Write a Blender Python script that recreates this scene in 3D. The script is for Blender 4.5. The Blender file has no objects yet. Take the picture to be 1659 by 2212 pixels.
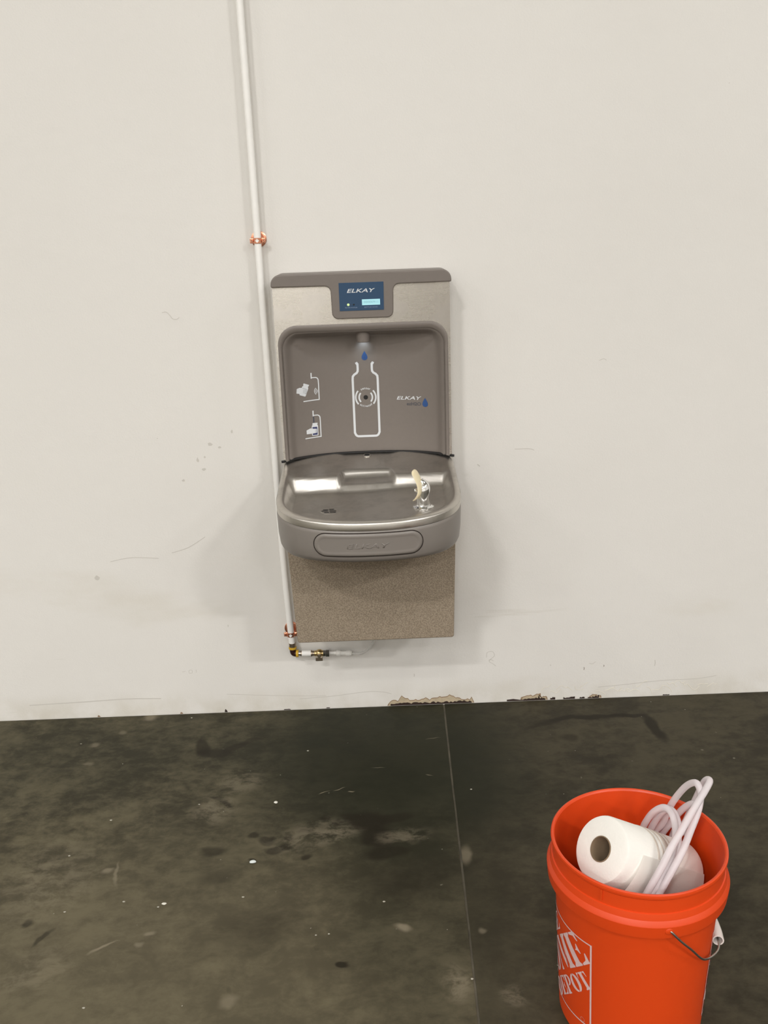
import bpy, bmesh, math, random
import numpy as np
from mathutils import Vector, Matrix

random.seed(7)
sc = bpy.context.scene
col = sc.collection
PI = math.pi

# ------------------------------------------------------------------ camera
cam_d = bpy.data.cameras.new('camera')
cam = bpy.data.objects.new('camera', cam_d)
col.objects.link(cam)
sc.camera = cam
cam_d.sensor_fit = 'VERTICAL'
cam_d.sensor_height = 24.0
cam_d.lens = 24.0 * 1998.94 / 2212.0
cam_d.clip_start = 0.05
cam_d.clip_end = 80
p, yw, r = 0.2971, 0.0056, -0.0357
fw = Vector((math.sin(yw)*math.cos(p), math.cos(yw)*math.cos(p), -math.sin(p)))
rt = fw.cross(Vector((0, 0, 1))).normalized()
up = rt.cross(fw)
rt2 = rt*math.cos(r) + up*math.sin(r)
up2 = up*math.cos(r) - rt*math.sin(r)
cam.matrix_world = Matrix(((rt2.x, up2.x, -fw.x, -0.0174), (rt2.y, up2.y, -fw.y, -2.5328),
                           (rt2.z, up2.z, -fw.z, 1.395), (0, 0, 0, 1)))

# ------------------------------------------------------------------ world, lamps, exposure
world = bpy.data.worlds.new('world')
sc.world = world
world.use_nodes = True
world.node_tree.nodes['Background'].inputs[0].default_value = (0.9, 0.86, 0.78, 1)
world.node_tree.nodes['Background'].inputs[1].default_value = 0.05
sc.view_settings.view_transform = 'Standard'
sc.view_settings.look = 'None'
sc.view_settings.exposure = -0.44
sc.view_settings.gamma = 1.0
sc.view_settings.use_curve_mapping = False


def high_bay(x, y, z, power, sx=1.3, sy=0.5, rot=(0, 0, 0), color=(1.0, 0.985, 0.965)):
    """LED high-bay lamp hanging under the warehouse roof"""
    d = bpy.data.lights.new('high_bay_lamp', 'AREA')
    d.shape = 'RECTANGLE'
    d.size, d.size_y = sx, sy
    d.energy = power
    d.color = color
    o = bpy.data.objects.new('high_bay_lamp', d)
    o.location = (x, y, z)
    o.rotation_euler = rot
    col.objects.link(o)
    return o


for (x, y, w) in ((-3.4, -8.8, 620), (7.4, -10.6, 880), (-.7, -7.4, 190),
                  (-10.5, -6.0, 190), (-5.6, -5.0, 120), (3.6, -5.0, 120), (10.5, -6.0, 190),
                  (-10.5, -11.5, 280), (3.4, -12.5, 280), (-5.6, -13.0, 330), (11.5, -13.0, 300),
                  (-10.5, -17.0, 240), (-1.7, -16.0, 760), (5.6, -17.0, 300), (-6.5, -17.5, 240)):
    high_bay(x, y, 7.7, w)


# ------------------------------------------------------------------ material helpers
def new_mat(name):
    m = bpy.data.materials.new(name)
    m.use_nodes = True
    nt = m.node_tree
    return m, nt, nt.nodes['Principled BSDF']


def mat(name, color, rough=0.5, metal=0.0, spec=0.5, noise=0.0, nscale=40, bump=0.0, bscale=300, **kw):
    m, nt, b = new_mat(name)
    b.inputs['Base Color'].default_value = (*color, 1)
    b.inputs['Roughness'].default_value = rough
    b.inputs['Metallic'].default_value = metal
    b.inputs['Specular IOR Level'].default_value = spec
    for k, v in kw.items():
        b.inputs[k.replace('_', ' ')].default_value = v
    tc = nt.nodes.new('ShaderNodeTexCoord')
    if noise:
        n = nt.nodes.new('ShaderNodeTexNoise')
        n.inputs['Scale'].default_value = nscale
        n.inputs['Detail'].default_value = 4
        nt.links.new(tc.outputs['Object'], n.inputs['Vector'])
        mx = nt.nodes.new('ShaderNodeMix')
        mx.data_type = 'RGBA'
        mx.inputs['A'].default_value = (*[c*(1-noise) for c in color], 1)
        mx.inputs['B'].default_value = (*[min(1, c*(1+noise)) for c in color], 1)
        nt.links.new(n.outputs['Fac'], mx.inputs['Factor'])
        nt.links.new(mx.outputs['Result'], b.inputs['Base Color'])
    if bump:
        n2 = nt.nodes.new('ShaderNodeTexNoise')
        n2.inputs['Scale'].default_value = bscale
        n2.inputs['Detail'].default_value = 3
        nt.links.new(tc.outputs['Object'], n2.inputs['Vector'])
        bp = nt.nodes.new('ShaderNodeBump')
        bp.inputs['Strength'].default_value = bump
        bp.inputs['Distance'].default_value = 0.001
        nt.links.new(n2.outputs['Fac'], bp.inputs['Height'])
        nt.links.new(bp.outputs['Normal'], b.inputs['Normal'])
    return m


class NB:
    """small node builder for masks in object space"""
    def __init__(s, nt):
        s.nt = nt
        s.tc = nt.nodes.new('ShaderNodeTexCoord')
        s.pos = s.tc.outputs['Object']

    def math(s, op, a, b=None, clamp=False):
        n = s.nt.nodes.new('ShaderNodeMath')
        n.operation = op
        n.use_clamp = clamp
        for i, v in enumerate((a, b)):
            if v is None:
                continue
            if isinstance(v, (int, float)):
                n.inputs[i].default_value = v
            else:
                s.nt.links.new(v, n.inputs[i])
        return n.outputs[0]

    def noise(s, scale, detail=4, rough=0.55, vec=None, stretch=None, loc=(0, 0, 0)):
        mp = s.nt.nodes.new('ShaderNodeMapping')
        mp.inputs['Scale'].default_value = stretch or (1, 1, 1)
        mp.inputs['Location'].default_value = loc
        s.nt.links.new(vec or s.pos, mp.inputs['Vector'])
        n = s.nt.nodes.new('ShaderNodeTexNoise')
        n.inputs['Scale'].default_value = scale
        n.inputs['Detail'].default_value = detail
        n.inputs['Roughness'].default_value = rough
        s.nt.links.new(mp.outputs[0], n.inputs['Vector'])
        return n.outputs['Fac'], n.outputs['Color']

    def warp(s, scale, amount):
        _, c = s.noise(scale, 3)
        a = s.nt.nodes.new('ShaderNodeVectorMath'); a.operation = 'SUBTRACT'
        s.nt.links.new(c, a.inputs[0]); a.inputs[1].default_value = (.5, .5, .5)
        b = s.nt.nodes.new('ShaderNodeVectorMath'); b.operation = 'SCALE'
        s.nt.links.new(a.outputs[0], b.inputs[0]); b.inputs['Scale'].default_value = amount
        d = s.nt.nodes.new('ShaderNodeVectorMath'); d.operation = 'ADD'
        s.nt.links.new(s.pos, d.inputs[0]); s.nt.links.new(b.outputs[0], d.inputs[1])
        return d.outputs[0]

    def blob(s, vec, c, rad, ang=0, soft=0.5):
        """1 inside an ellipse (object space), 0 outside; soft 0..1"""
        mp = s.nt.nodes.new('ShaderNodeMapping')
        mp.vector_type = 'TEXTURE'
        mp.inputs['Location'].default_value = c
        mp.inputs['Rotation'].default_value = (0, 0, ang) if not isinstance(ang, tuple) else ang
        mp.inputs['Scale'].default_value = rad
        s.nt.links.new(vec, mp.inputs['Vector'])
        l = s.nt.nodes.new('ShaderNodeVectorMath'); l.operation = 'LENGTH'
        s.nt.links.new(mp.outputs[0], l.inputs[0])
        return s.ramp(l.outputs['Value'], 1+soft, 1-soft)

    def ramp(s, v, lo, hi):
        n = s.nt.nodes.new('ShaderNodeMapRange')
        n.interpolation_type = 'SMOOTHSTEP'
        s.nt.links.new(v, n.inputs['Value'])
        if lo > hi:
            n.inputs['From Min'].default_value, n.inputs['From Max'].default_value = hi, lo
            n.inputs['To Min'].default_value, n.inputs['To Max'].default_value = 1, 0
        else:
            n.inputs['From Min'].default_value, n.inputs['From Max'].default_value = lo, hi
        return n.outputs[0]

    def mix(s, fac, a, b):
        n = s.nt.nodes.new('ShaderNodeMix'); n.data_type = 'RGBA'
        for k, v in (('Factor', fac), ('A', a), ('B', b)):
            if isinstance(v, (int, float)):
                n.inputs[k].default_value = v
            elif isinstance(v, tuple):
                n.inputs[k].default_value = (*v, 1)
            else:
                s.nt.links.new(v, n.inputs[k])
        return n.outputs['Result']


def wall_material():
    m, nt, b = new_mat('painted_wall')
    nb = NB(nt)
    base = (0.750, 0.728, 0.690)
    big, _ = nb.noise(0.9, 3)
    c = nb.mix(nb.ramp(big, .35, .7), base, (0.730, 0.707, 0.668))
    # grubby smears low on the wall
    sm, _ = nb.noise(2.2, 5, .6, stretch=(0.5, 1, 1.6), loc=(3, 0, 1))
    sep = nt.nodes.new('ShaderNodeSeparateXYZ'); nt.links.new(nb.pos, sep.inputs[0])
    low = nb.ramp(sep.outputs['Z'], 0.95, 0.1)
    f = nb.math('MULTIPLY', nb.ramp(sm, .55, .75), low)
    c = nb.mix(nb.math('MULTIPLY', f, .45), c, (0.60, 0.555, 0.46))
    # thin horizontal rub marks
    ln, _ = nb.noise(1.0, 5, .7, stretch=(1.1, 1, 16), loc=(0, 0, 4))
    f2 = nb.math('MULTIPLY', nb.ramp(ln, .62, .72), nb.ramp(sep.outputs['Z'], 0.7, 0.15))
    c = nb.mix(nb.math('MULTIPLY', f2, .35), c, (0.52, 0.48, 0.40))
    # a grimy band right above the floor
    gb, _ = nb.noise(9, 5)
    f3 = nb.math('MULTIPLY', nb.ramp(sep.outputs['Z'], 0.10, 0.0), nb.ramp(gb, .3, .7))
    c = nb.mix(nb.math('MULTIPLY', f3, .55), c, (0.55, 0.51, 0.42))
    # fly specks
    sp, _ = nb.noise(38, 2, .5, loc=(9, 0, 2))
    c = nb.mix(nb.math('MULTIPLY', nb.ramp(sp, .765, .80), .5), c, (0.33, 0.29, 0.24))
    nt.links.new(c, b.inputs['Base Color'])
    b.inputs['Roughness'].default_value = .62
    b.inputs['Specular IOR Level'].default_value = .3
    n1, _ = nb.noise(210, 3, .6)
    n2, _ = nb.noise(14, 3, .5)
    h = nb.math('ADD', nb.math('MULTIPLY', n1, .5), nb.math('MULTIPLY', n2, 1.6))
    bp = nt.nodes.new('ShaderNodeBump')
    bp.inputs['Strength'].default_value = .16
    bp.inputs['Distance'].default_value = .004
    nt.links.new(h, bp.inputs['Height'])
    nt.links.new(bp.outputs[0], b.inputs['Normal'])
    return m


def floor_material():
    m, nt, b = new_mat('sealed_concrete')
    nb = NB(nt)
    w1 = nb.warp(3.5, .16)
    w2 = nb.warp(9, .06)
    n1, _ = nb.noise(1.8, 6, .65, vec=w1)
    n2, _ = nb.noise(6.5, 6, .62, vec=w2, loc=(4, 2, 0))
    n3, _ = nb.noise(45, 4, .6)
    v = nb.math('ADD', nb.math('MULTIPLY', n1, .40), nb.math('MULTIPLY', n2, .45))
    v = nb.math('ADD', v, nb.math('MULTIPLY', n3, .15))
    n4, _ = nb.noise(15, 8, .72, vec=w2, stretch=(1, 1.7, 1), loc=(1, 7, 0))
    v = nb.math('ADD', v, nb.math('MULTIPLY', nb.math('SUBTRACT', n4, .5), .45))
    c = nb.mix(nb.ramp(v, .38, .62), (0.041, 0.036, 0.022), (0.125, 0.109, 0.068))
    sepf = nt.nodes.new('ShaderNodeSeparateXYZ')
    nt.links.new(nb.pos, sepf.inputs[0])
    side = nb.math('SUBTRACT', sepf.outputs['X'], nb.math('MULTIPLY', sepf.outputs['Y'], .023))
    right = nb.math('GREATER_THAN', side, .1585)
    c = nb.mix(nb.math('MULTIPLY', right, .62), c, (0.024, 0.020, 0.013))
    # worn, paler traffic area and darker patches under the fountain and along the wall
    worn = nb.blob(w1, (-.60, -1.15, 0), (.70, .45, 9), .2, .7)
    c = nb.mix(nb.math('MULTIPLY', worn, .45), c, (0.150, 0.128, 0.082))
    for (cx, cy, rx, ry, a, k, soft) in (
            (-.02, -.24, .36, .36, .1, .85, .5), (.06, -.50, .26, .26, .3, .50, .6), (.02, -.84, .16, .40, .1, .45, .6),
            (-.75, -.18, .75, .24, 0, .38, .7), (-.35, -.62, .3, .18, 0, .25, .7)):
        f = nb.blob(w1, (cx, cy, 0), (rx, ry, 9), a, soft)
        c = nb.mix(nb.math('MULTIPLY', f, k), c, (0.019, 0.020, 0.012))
    # distinct wet looking stains
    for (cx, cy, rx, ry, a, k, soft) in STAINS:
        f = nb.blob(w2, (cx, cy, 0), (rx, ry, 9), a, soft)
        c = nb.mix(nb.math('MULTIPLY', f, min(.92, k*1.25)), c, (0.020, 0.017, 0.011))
    # small round dark drips
    vo = nt.nodes.new('ShaderNodeTexVoronoi'); vo.inputs['Scale'].default_value = 6
    nt.links.new(w2, vo.inputs['Vector'])
    c = nb.mix(nb.math('MULTIPLY', nb.ramp(vo.outputs['Distance'], .06, .04), .20), c, (0.030, 0.026, 0.017))
    # pale scuffs and paint flecks
    for (cx, cy, rx, ry, a, k) in PALE:
        f = nb.blob(w2, (cx, cy, 0), (rx, ry, 9), a, .6)
        if rx > .02 and ry > .02:
            f = nb.math('MULTIPLY', f, nb.ramp(n4, .40, .60))
        c = nb.mix(nb.math('MULTIPLY', f, k), c, (0.24, 0.205, 0.145))
    s1, _ = nb.noise(30, 2, .5, loc=(1, 5, 0))
    c = nb.mix(nb.math('MULTIPLY', nb.ramp(s1, .74, .80), .55), c, (0.25, 0.23, 0.18))
    s2, _ = nb.noise(95, 1, .5, loc=(2, 3, 0))
    c = nb.mix(nb.math('MULTIPLY', nb.ramp(s2, .80, .84), .8), c, (0.42, 0.40, 0.34))
    s3, _ = nb.noise(60, 2, .5, stretch=(.18, 1, 1), loc=(2, 8, 0))
    c = nb.mix(nb.math('MULTIPLY', nb.ramp(s3, .76, .80), .35), c, (0.25, 0.23, 0.18))
    nt.links.new(c, b.inputs['Base Color'])
    ro = nb.math('ADD', nb.math('MULTIPLY', n2, .30), .38)
    nt.links.new(ro, b.inputs['Roughness'])
    b.inputs['Specular IOR Level'].default_value = .10
    bp = nt.nodes.new('ShaderNodeBump')
    bp.inputs['Strength'].default_value = .12
    bp.inputs['Distance'].default_value = .002
    nt.links.new(n3, bp.inputs['Height'])
    nt.links.new(bp.outputs[0], b.inputs['Normal'])
    return m


def steel_material(name, base=(.60, .57, .53), rough=.30, stretch=(1, 1, 60), smudge=.0, aniso=0.0, bump=.015):
    m, nt, b = new_mat(name)
    nb = NB(nt)
    if aniso:
        tg = nt.nodes.new('ShaderNodeTangent')
        tg.direction_type = 'RADIAL'
        tg.axis = 'Z'
        nt.links.new(tg.outputs[0], b.inputs['Tangent'])
        b.inputs['Anisotropic'].default_value = aniso
        b.inputs['Anisotropic Rotation'].default_value = .25
    n, _ = nb.noise(26, 4, .6, stretch=stretch)
    s, _ = nb.noise(16, 5, .65)
    b.inputs['Metallic'].default_value = 1
    c = nb.mix(nb.ramp(s, .40, .72), base, tuple(x*(1-smudge) for x in base))
    nt.links.new(c, b.inputs['Base Color'])
    ro = nb.math('ADD', nb.math('MULTIPLY', n, .10), rough-.05)
    ro = nb.math('ADD', ro, nb.math('MULTIPLY', nb.ramp(s, .45, .75), .12*(1 if smudge else 0)))
    nt.links.new(ro, b.inputs['Roughness'])
    bp = nt.nodes.new('ShaderNodeBump')
    bp.inputs['Strength'].default_value = bump
    bp.inputs['Distance'].default_value = .001
    nt.links.new(n, bp.inputs['Height'])
    nt.links.new(bp.outputs[0], b.inputs['Normal'])
    return m


def cabinet_material():
    m, nt, b = new_mat('textured_taupe_paint')
    nb = NB(nt)
    n, _ = nb.noise(330, 3, .6)
    c = nb.mix(nb.ramp(n, .36, .66), (0.207, 0.164, 0.117), (0.350, 0.287, 0.213))
    nt.links.new(c, b.inputs['Base Color'])
    b.inputs['Roughness'].default_value = .5
    bp = nt.nodes.new('ShaderNodeBump')
    bp.inputs['Strength'].default_value = .35
    bp.inputs['Distance'].default_value = .001
    nt.links.new(n, bp.inputs['Height'])
    nt.links.new(bp.outputs[0], b.inputs['Normal'])
    return m


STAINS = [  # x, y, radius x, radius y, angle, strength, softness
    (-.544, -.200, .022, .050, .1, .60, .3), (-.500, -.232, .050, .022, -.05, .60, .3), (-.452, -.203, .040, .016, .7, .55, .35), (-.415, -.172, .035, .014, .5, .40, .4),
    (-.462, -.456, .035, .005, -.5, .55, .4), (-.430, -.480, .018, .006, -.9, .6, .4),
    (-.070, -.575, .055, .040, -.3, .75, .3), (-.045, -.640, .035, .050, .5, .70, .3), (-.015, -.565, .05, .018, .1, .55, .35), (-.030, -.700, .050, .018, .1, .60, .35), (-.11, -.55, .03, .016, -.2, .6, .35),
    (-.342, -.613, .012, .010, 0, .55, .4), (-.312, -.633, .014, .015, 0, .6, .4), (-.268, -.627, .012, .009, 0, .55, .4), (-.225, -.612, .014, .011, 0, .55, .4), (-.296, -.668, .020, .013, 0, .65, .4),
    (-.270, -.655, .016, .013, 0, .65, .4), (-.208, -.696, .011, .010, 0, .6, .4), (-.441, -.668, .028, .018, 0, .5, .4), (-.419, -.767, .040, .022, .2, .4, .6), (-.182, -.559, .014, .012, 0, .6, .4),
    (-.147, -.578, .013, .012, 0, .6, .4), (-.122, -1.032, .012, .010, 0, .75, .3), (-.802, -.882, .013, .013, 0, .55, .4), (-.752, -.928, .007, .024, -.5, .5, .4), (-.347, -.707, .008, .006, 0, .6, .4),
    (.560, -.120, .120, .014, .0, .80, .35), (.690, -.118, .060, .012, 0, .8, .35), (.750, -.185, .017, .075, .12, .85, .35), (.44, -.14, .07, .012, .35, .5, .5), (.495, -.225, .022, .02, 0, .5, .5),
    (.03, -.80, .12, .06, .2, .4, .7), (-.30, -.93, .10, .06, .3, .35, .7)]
PALE = [(-.734, -.017, .018, .016, 0, .6), (-.863, -.158, .012, .012, 0, .4), (-.799, -.093, .014, .010, 0, .3), (-.847, -.261, .012, .007, 0, .3), (-.465, -.500, .055, .045, .4, .38), (-.415, -.383, .055, .050, .2, .30),
        (-.235, -.640, .075, .035, 0, .30), (-.180, -.605, .06, .045, .2, .28), (.015, -.645, .055, .025, .1, .42), (-.14, -.625, .05, .022, .3, .35), (.148, -.713, .012, .032, 0, .55), (.098, -1.102, .026, .034, .3, .50),
        (.200, -1.13, .022, .024, .4, .42), (.0, -.939, .015, .010, -.5, .75), (-.528, -.934, .011, .006, 0, .6), (-.545, -.965, .008, .007, 0, .5), (-.668, -.729, .012, .009, 0, .6), (-.648, -.738, .004, .036, .08, .5),
        (-.615, -.968, .026, .0035, .65, .75), (-.338, -1.113, .018, .013, .3, .45), (.171, -.965, .010, .008, 0, .5), (-.74, -1.02, .06, .05, .3, .25), (-.80, -.75, .09, .12, .1, .25),
        (-.188, -.440, .011, .0016, .5, .9), (-.152, -.434, .012, .0014, .25, .9), (-.119, -.449, .010, .0016, .1, .9), (-.048, -.332, .018, .0014, -.1, .5), (.088, -.379, .008, .0014, -.1, .5), (.11, -.20, .02, .0014, .1, .4)]

M = {}
M['wall'] = wall_material()
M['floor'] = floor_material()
M['joint'] = mat('joint_filler', (0.092, 0.080, 0.056), .9, noise=.65, nscale=22, bump=.5, bscale=200)
M['gap'] = mat('dark_gap', (0.020, 0.013, 0.010), .9)
M['room'] = mat('far_wall_paint', (0.72, 0.70, 0.66), .8)
M['ceil'] = mat('roof_deck_paint', (0.70, 0.69, 0.66), .8)
M['steel'] = steel_material('brushed_steel_panel', (.68, .64, .59), .27, (1, 1, 60), .14, .85, .006)
M['basin'] = steel_material('stamped_steel_basin', (.58, .55, .51), .36, (1, 1, 1), .18, 0, .006)
M['rim'] = steel_material('satin_steel_rim', (.66, .63, .58), .45, (1, 1, 1), .05, 0, .004)
M['plastic'] = mat('taupe_grey_plastic', (0.180, 0.155, 0.137), .45, noise=.04, nscale=120, bump=.06, bscale=900)
M['apron'] = mat('grey_apron_plastic', (0.218, 0.196, 0.176), .40, bump=.05, bscale=900)
M['cabinet'] = cabinet_material()
M['black'] = mat('black_rubber', (0.006, 0.005, 0.005), .6)
M['hole'] = mat('drain_dark', (0.004, 0.004, 0.004), .8)
M['blue'] = mat('display_blue', (0.021, 0.060, 0.125), .35)
M['dropblue'] = mat('print_blue', (0.022, 0.075, 0.23), .5)
M['navy'] = mat('print_navy', (0.03, 0.035, 0.12), .5)
M['print'] = mat('print_white', (0.66, 0.68, 0.70), .5)
M['printdim'] = mat('print_pale_blue', (0.26, 0.33, 0.47), .5)
M['printgrey'] = mat('print_dark_grey', (0.050, 0.060, 0.085), .5)
M['chrome'] = mat('chrome', (.86, .86, .86), .07, 1.0)
M['cream'] = mat('cream_plastic', (0.80, 0.68, 0.46), .42, Subsurface_Weight=.1)
M['pipe'] = mat('white_pipe_wrap', (0.90, 0.885, 0.85), .55, noise=.04, nscale=30, bump=.1, bscale=120)
M['copper'] = mat('copper', (.86, .40, .26), .28, 1.0, noise=.15, nscale=60)
M['brass'] = mat('brass', (.62, .46, .22), .32, 1.0, noise=.25, nscale=90)
M['nickel'] = mat('nickel_nut', (.60, .60, .60), .25, 1.0)
M['bronze'] = mat('dull_bronze', (.40, .33, .25), .36, 1.0, noise=.2, nscale=90)
M['yellow'] = mat('yellow_thread_tape', (0.66, 0.40, 0.03), .6)
M['darkelbow'] = mat('dark_bronze_elbow', (0.05, 0.018, 0.013), .35, .4)
M['fitting'] = mat('white_push_fitting', (0.86, 0.845, 0.80), .4)
M['clear'] = mat('clear_tube', (0.84, 0.83, 0.80), .25, 0, .3, Alpha=.28)
M['orange'] = mat('orange_bucket_plastic', (0.70, 0.058, 0.005), .42, noise=.03, nscale=8, bump=.05, bscale=500,
                  Subsurface_Weight=.05)
M['logo'] = mat('pinkish_white_print', (0.72, 0.50, 0.49), .5, noise=.05, nscale=80)
M['logodim'] = mat('faded_print', (0.72, 0.22, 0.14), .5)
M['wire'] = mat('galvanised_wire', (.42, .39, .35), .38, 1.0)
M['grip'] = mat('white_grip_plastic', (0.72, 0.66, 0.62), .4)
M['paper'] = mat('paper_towel', (0.86, 0.84, 0.79), .9, spec=.1, noise=.03, nscale=60, bump=.5, bscale=260, Sheen_Weight=.1)
def sheet_material():
    m, nt, b = new_mat('thin_towel_sheet')
    b.inputs['Base Color'].default_value = (0.90, 0.88, 0.84, 1)
    b.inputs['Roughness'].default_value = .9
    tr = nt.nodes.new('ShaderNodeBsdfTranslucent')
    tr.inputs[0].default_value = (0.90, 0.87, 0.83, 1)
    mx = nt.nodes.new('ShaderNodeMixShader')
    mx.inputs[0].default_value = .45
    nt.links.new(b.outputs[0], mx.inputs[1]); nt.links.new(tr.outputs[0], mx.inputs[2])
    nt.links.new(mx.outputs[0], nt.nodes['Material Output'].inputs[0])
    tc = nt.nodes.new('ShaderNodeTexCoord')
    n = nt.nodes.new('ShaderNodeTexNoise'); n.inputs['Scale'].default_value = 260
    nt.links.new(tc.outputs['Object'], n.inputs['Vector'])
    bp = nt.nodes.new('ShaderNodeBump'); bp.inputs['Strength'].default_value = .4; bp.inputs['Distance'].default_value = .001
    nt.links.new(n.outputs['Fac'], bp.inputs['Height']); nt.links.new(bp.outputs[0], b.inputs['Normal'])
    return m


M['sheet'] = sheet_material()
M['paper2'] = mat('embossed_towel_band', (0.64, 0.57, 0.50), .9, spec=.1, bump=.4, bscale=260)
M['card'] = mat('cardboard_core', (0.22, 0.155, 0.095), .85, noise=.1, nscale=60)
M['tube'] = mat('milky_tube', (0.92, 0.86, 0.88), .20, 0, .5, Transmission_Weight=.45, IOR=1.2)
M['tan'] = mat('bare_gypsum_paper', (0.47, 0.385, 0.265), .9, noise=.25, nscale=70, bump=.4, bscale=160)
M['brown'] = mat('torn_paper_edge', (0.27, 0.185, 0.115), .9, noise=.3, nscale=120)
M['maroon'] = mat('dark_plaster_edge', (0.030, 0.016, 0.011), .9, noise=.4, nscale=150)
M['scuff'] = mat('scuff_grey', (0.58, 0.555, 0.51), .8)
M['scuffd'] = mat('scuff_dark', (0.30, 0.27, 0.23), .8)
M['crumb'] = mat('white_crumb', (0.72, 0.70, 0.62), .8)
M['flake'] = mat('dull_white_flake', (0.44, 0.42, 0.355), .9)
M['crumbb'] = mat('bluish_crumb', (0.66, 0.71, 0.70), .7)
M['mark'] = mat('raised_paint', (0.70, 0.66, 0.57), .6)


def emit(name, color, strength, base=(0.02, 0.02, 0.02)):
    m, nt, b = new_mat(name)
    b.inputs['Base Color'].default_value = (*base, 1)
    b.inputs['Emission Color'].default_value = (*color, 1)
    b.inputs['Emission Strength'].default_value = strength
    return m


M['lcd'] = emit('lcd_backlight', (0.50, 0.92, 0.97), 1.15)
M['lcdtext'] = emit('lcd_digits', (0.28, 0.60, 0.66), .9)
M['led'] = emit('green_led', (0.80, 1.0, 0.42), 1.3)
M['bluelight'] = emit('nozzle_led', (0.75, 0.88, 1.0), .5)


# ------------------------------------------------------------------ mesh helpers
def mesh_obj(name, verts, faces, m, parent=None, smooth=False, angle=None, mats=None, fmat=None):
    me = bpy.data.meshes.new(name)
    me.from_pydata([tuple(v) for v in verts], [], faces)
    if mats:
        for q in mats:
            me.materials.append(q)
        for pl, i in zip(me.polygons, fmat):
            pl.material_index = i
    else:
        me.materials.append(m)
    return link(name, me, parent, smooth, angle)


def link(name, me, parent=None, smooth=False, angle=None):
    me.update()
    if smooth:
        for pl in me.polygons:
            pl.use_smooth = True
        if angle is not None:
            sharp_by_angle(me, angle)
    o = bpy.data.objects.new(name, me)
    col.objects.link(o)
    if parent is not None:
        o.parent = parent
        o.matrix_parent_inverse = world_of(parent).inverted()
    return o


def world_of(o):
    mtx = Matrix.LocRotScale(o.location, o.rotation_euler, o.scale)
    if o.parent is not None:
        return world_of(o.parent) @ o.matrix_parent_inverse @ mtx
    return mtx


def sharp_by_angle(me, angle):
    bm = bmesh.new(); bm.from_mesh(me)
    for e in bm.edges:
        if len(e.link_faces) == 2 and e.calc_face_angle(0) > angle:
            e.smooth = False
    bm.to_mesh(me); bm.free()


def bm_obj(name, bm, m, parent=None, smooth=False, angle=None, recalc=True):
    if recalc:
        bmesh.ops.recalc_face_normals(bm, faces=bm.faces)
    me = bpy.data.meshes.new(name)
    bm.to_mesh(me); bm.free()
    me.materials.append(m)
    return link(name, me, parent, smooth, angle)


def thing(name, label, cat, loc, group=None):
    o = bpy.data.objects.new(name, None)
    o.empty_display_size = .05
    o.location = loc
    col.objects.link(o)
    return tag(o, label, cat, group)


def tag(o, label, cat, group=None):
    o['label'] = label
    o['category'] = cat
    if group:
        o['group'] = group
    return o


def bevel(o, w, seg=2, ang=.6):
    md = o.modifiers.new('bevel', 'BEVEL')
    md.width = w; md.segments = seg; md.limit_method = 'ANGLE'; md.angle_limit = ang
    md.harden_normals = False
    return o


def box_bm(x0, x1, y0, y1, z0, z1, bm=None):
    bm = bm or bmesh.new()
    v = [bm.verts.new(c) for c in ((x0, y0, z0), (x1, y0, z0), (x1, y1, z0), (x0, y1, z0),
                                   (x0, y0, z1), (x1, y0, z1), (x1, y1, z1), (x0, y1, z1))]
    for f in ((0, 3, 2, 1), (4, 5, 6, 7), (0, 1, 5, 4), (1, 2, 6, 5), (2, 3, 7, 6), (3, 0, 4, 7)):
        bm.faces.new([v[i] for i in f])
    return bm


def catmull(pts, n=10, closed=False):
    P = [Vector(q) for q in pts]
    out = []
    m = len(P)
    rng = range(m if closed else m-1)
    for i in rng:
        if closed:
            a, b, c, d = P[(i-1) % m], P[i], P[(i+1) % m], P[(i+2) % m]
        else:
            a, b, c, d = P[max(i-1, 0)], P[i], P[i+1], P[min(i+2, m-1)]
        for k in range(n):
            t = k/n
            out.append(0.5*((2*b) + (c-a)*t + (2*a-5*b+4*c-d)*t*t + (3*b-a-3*c+d)*t**3))
    if not closed:
        out.append(P[-1])
    return out


def tube(name, pts, rad, m, parent=None, seg=14, inner=None, cap=True):
    """tube swept along pts; rad number or list; inner = wall thickness gives an open pipe"""
    P = [Vector(q) for q in pts]
    n = len(P)
    R = rad if isinstance(rad, (list, tuple)) else [rad]*n
    T = []
    for i in range(n):
        T.append((P[min(i+1, n-1)]-P[max(i-1, 0)]).normalized())
    nrm = T[0].orthogonal().normalized()
    verts, faces = [], []
    rings = []
    for i in range(n):
        nrm = (nrm - T[i]*nrm.dot(T[i])).normalized()
        bi = T[i].cross(nrm)
        rings.append((nrm.copy(), bi))
        for k in range(seg):
            a = 2*PI*k/seg
            verts.append(P[i] + (nrm*math.cos(a)+bi*math.sin(a))*R[i])
    for i in range(n-1):
        for k in range(seg):
            k2 = (k+1) % seg
            faces.append((i*seg+k, i*seg+k2, (i+1)*seg+k2, (i+1)*seg+k))
    if inner:
        off = len(verts)
        for i in range(n):
            a_, b_ = rings[i]
            for k in range(seg):
                a = 2*PI*k/seg
                verts.append(P[i] + (a_*math.cos(a)+b_*math.sin(a))*(R[i]-inner))
        for i in range(n-1):
            for k in range(seg):
                k2 = (k+1) % seg
                faces.append((off+i*seg+k, off+(i+1)*seg+k, off+(i+1)*seg+k2, off+i*seg+k2))
        for i in (0, n-1):
            for k in range(seg):
                k2 = (k+1) % seg
                q = (i*seg+k, i*seg+k2, off+i*seg+k2, off+i*seg+k)
                faces.append(q if i else q[::-1])
    elif cap:
        faces.append(tuple(range(seg))[::-1])
        faces.append(tuple((n-1)*seg+k for k in range(seg)))
    return mesh_obj(name, verts, faces, m, parent, True, .9)


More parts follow.
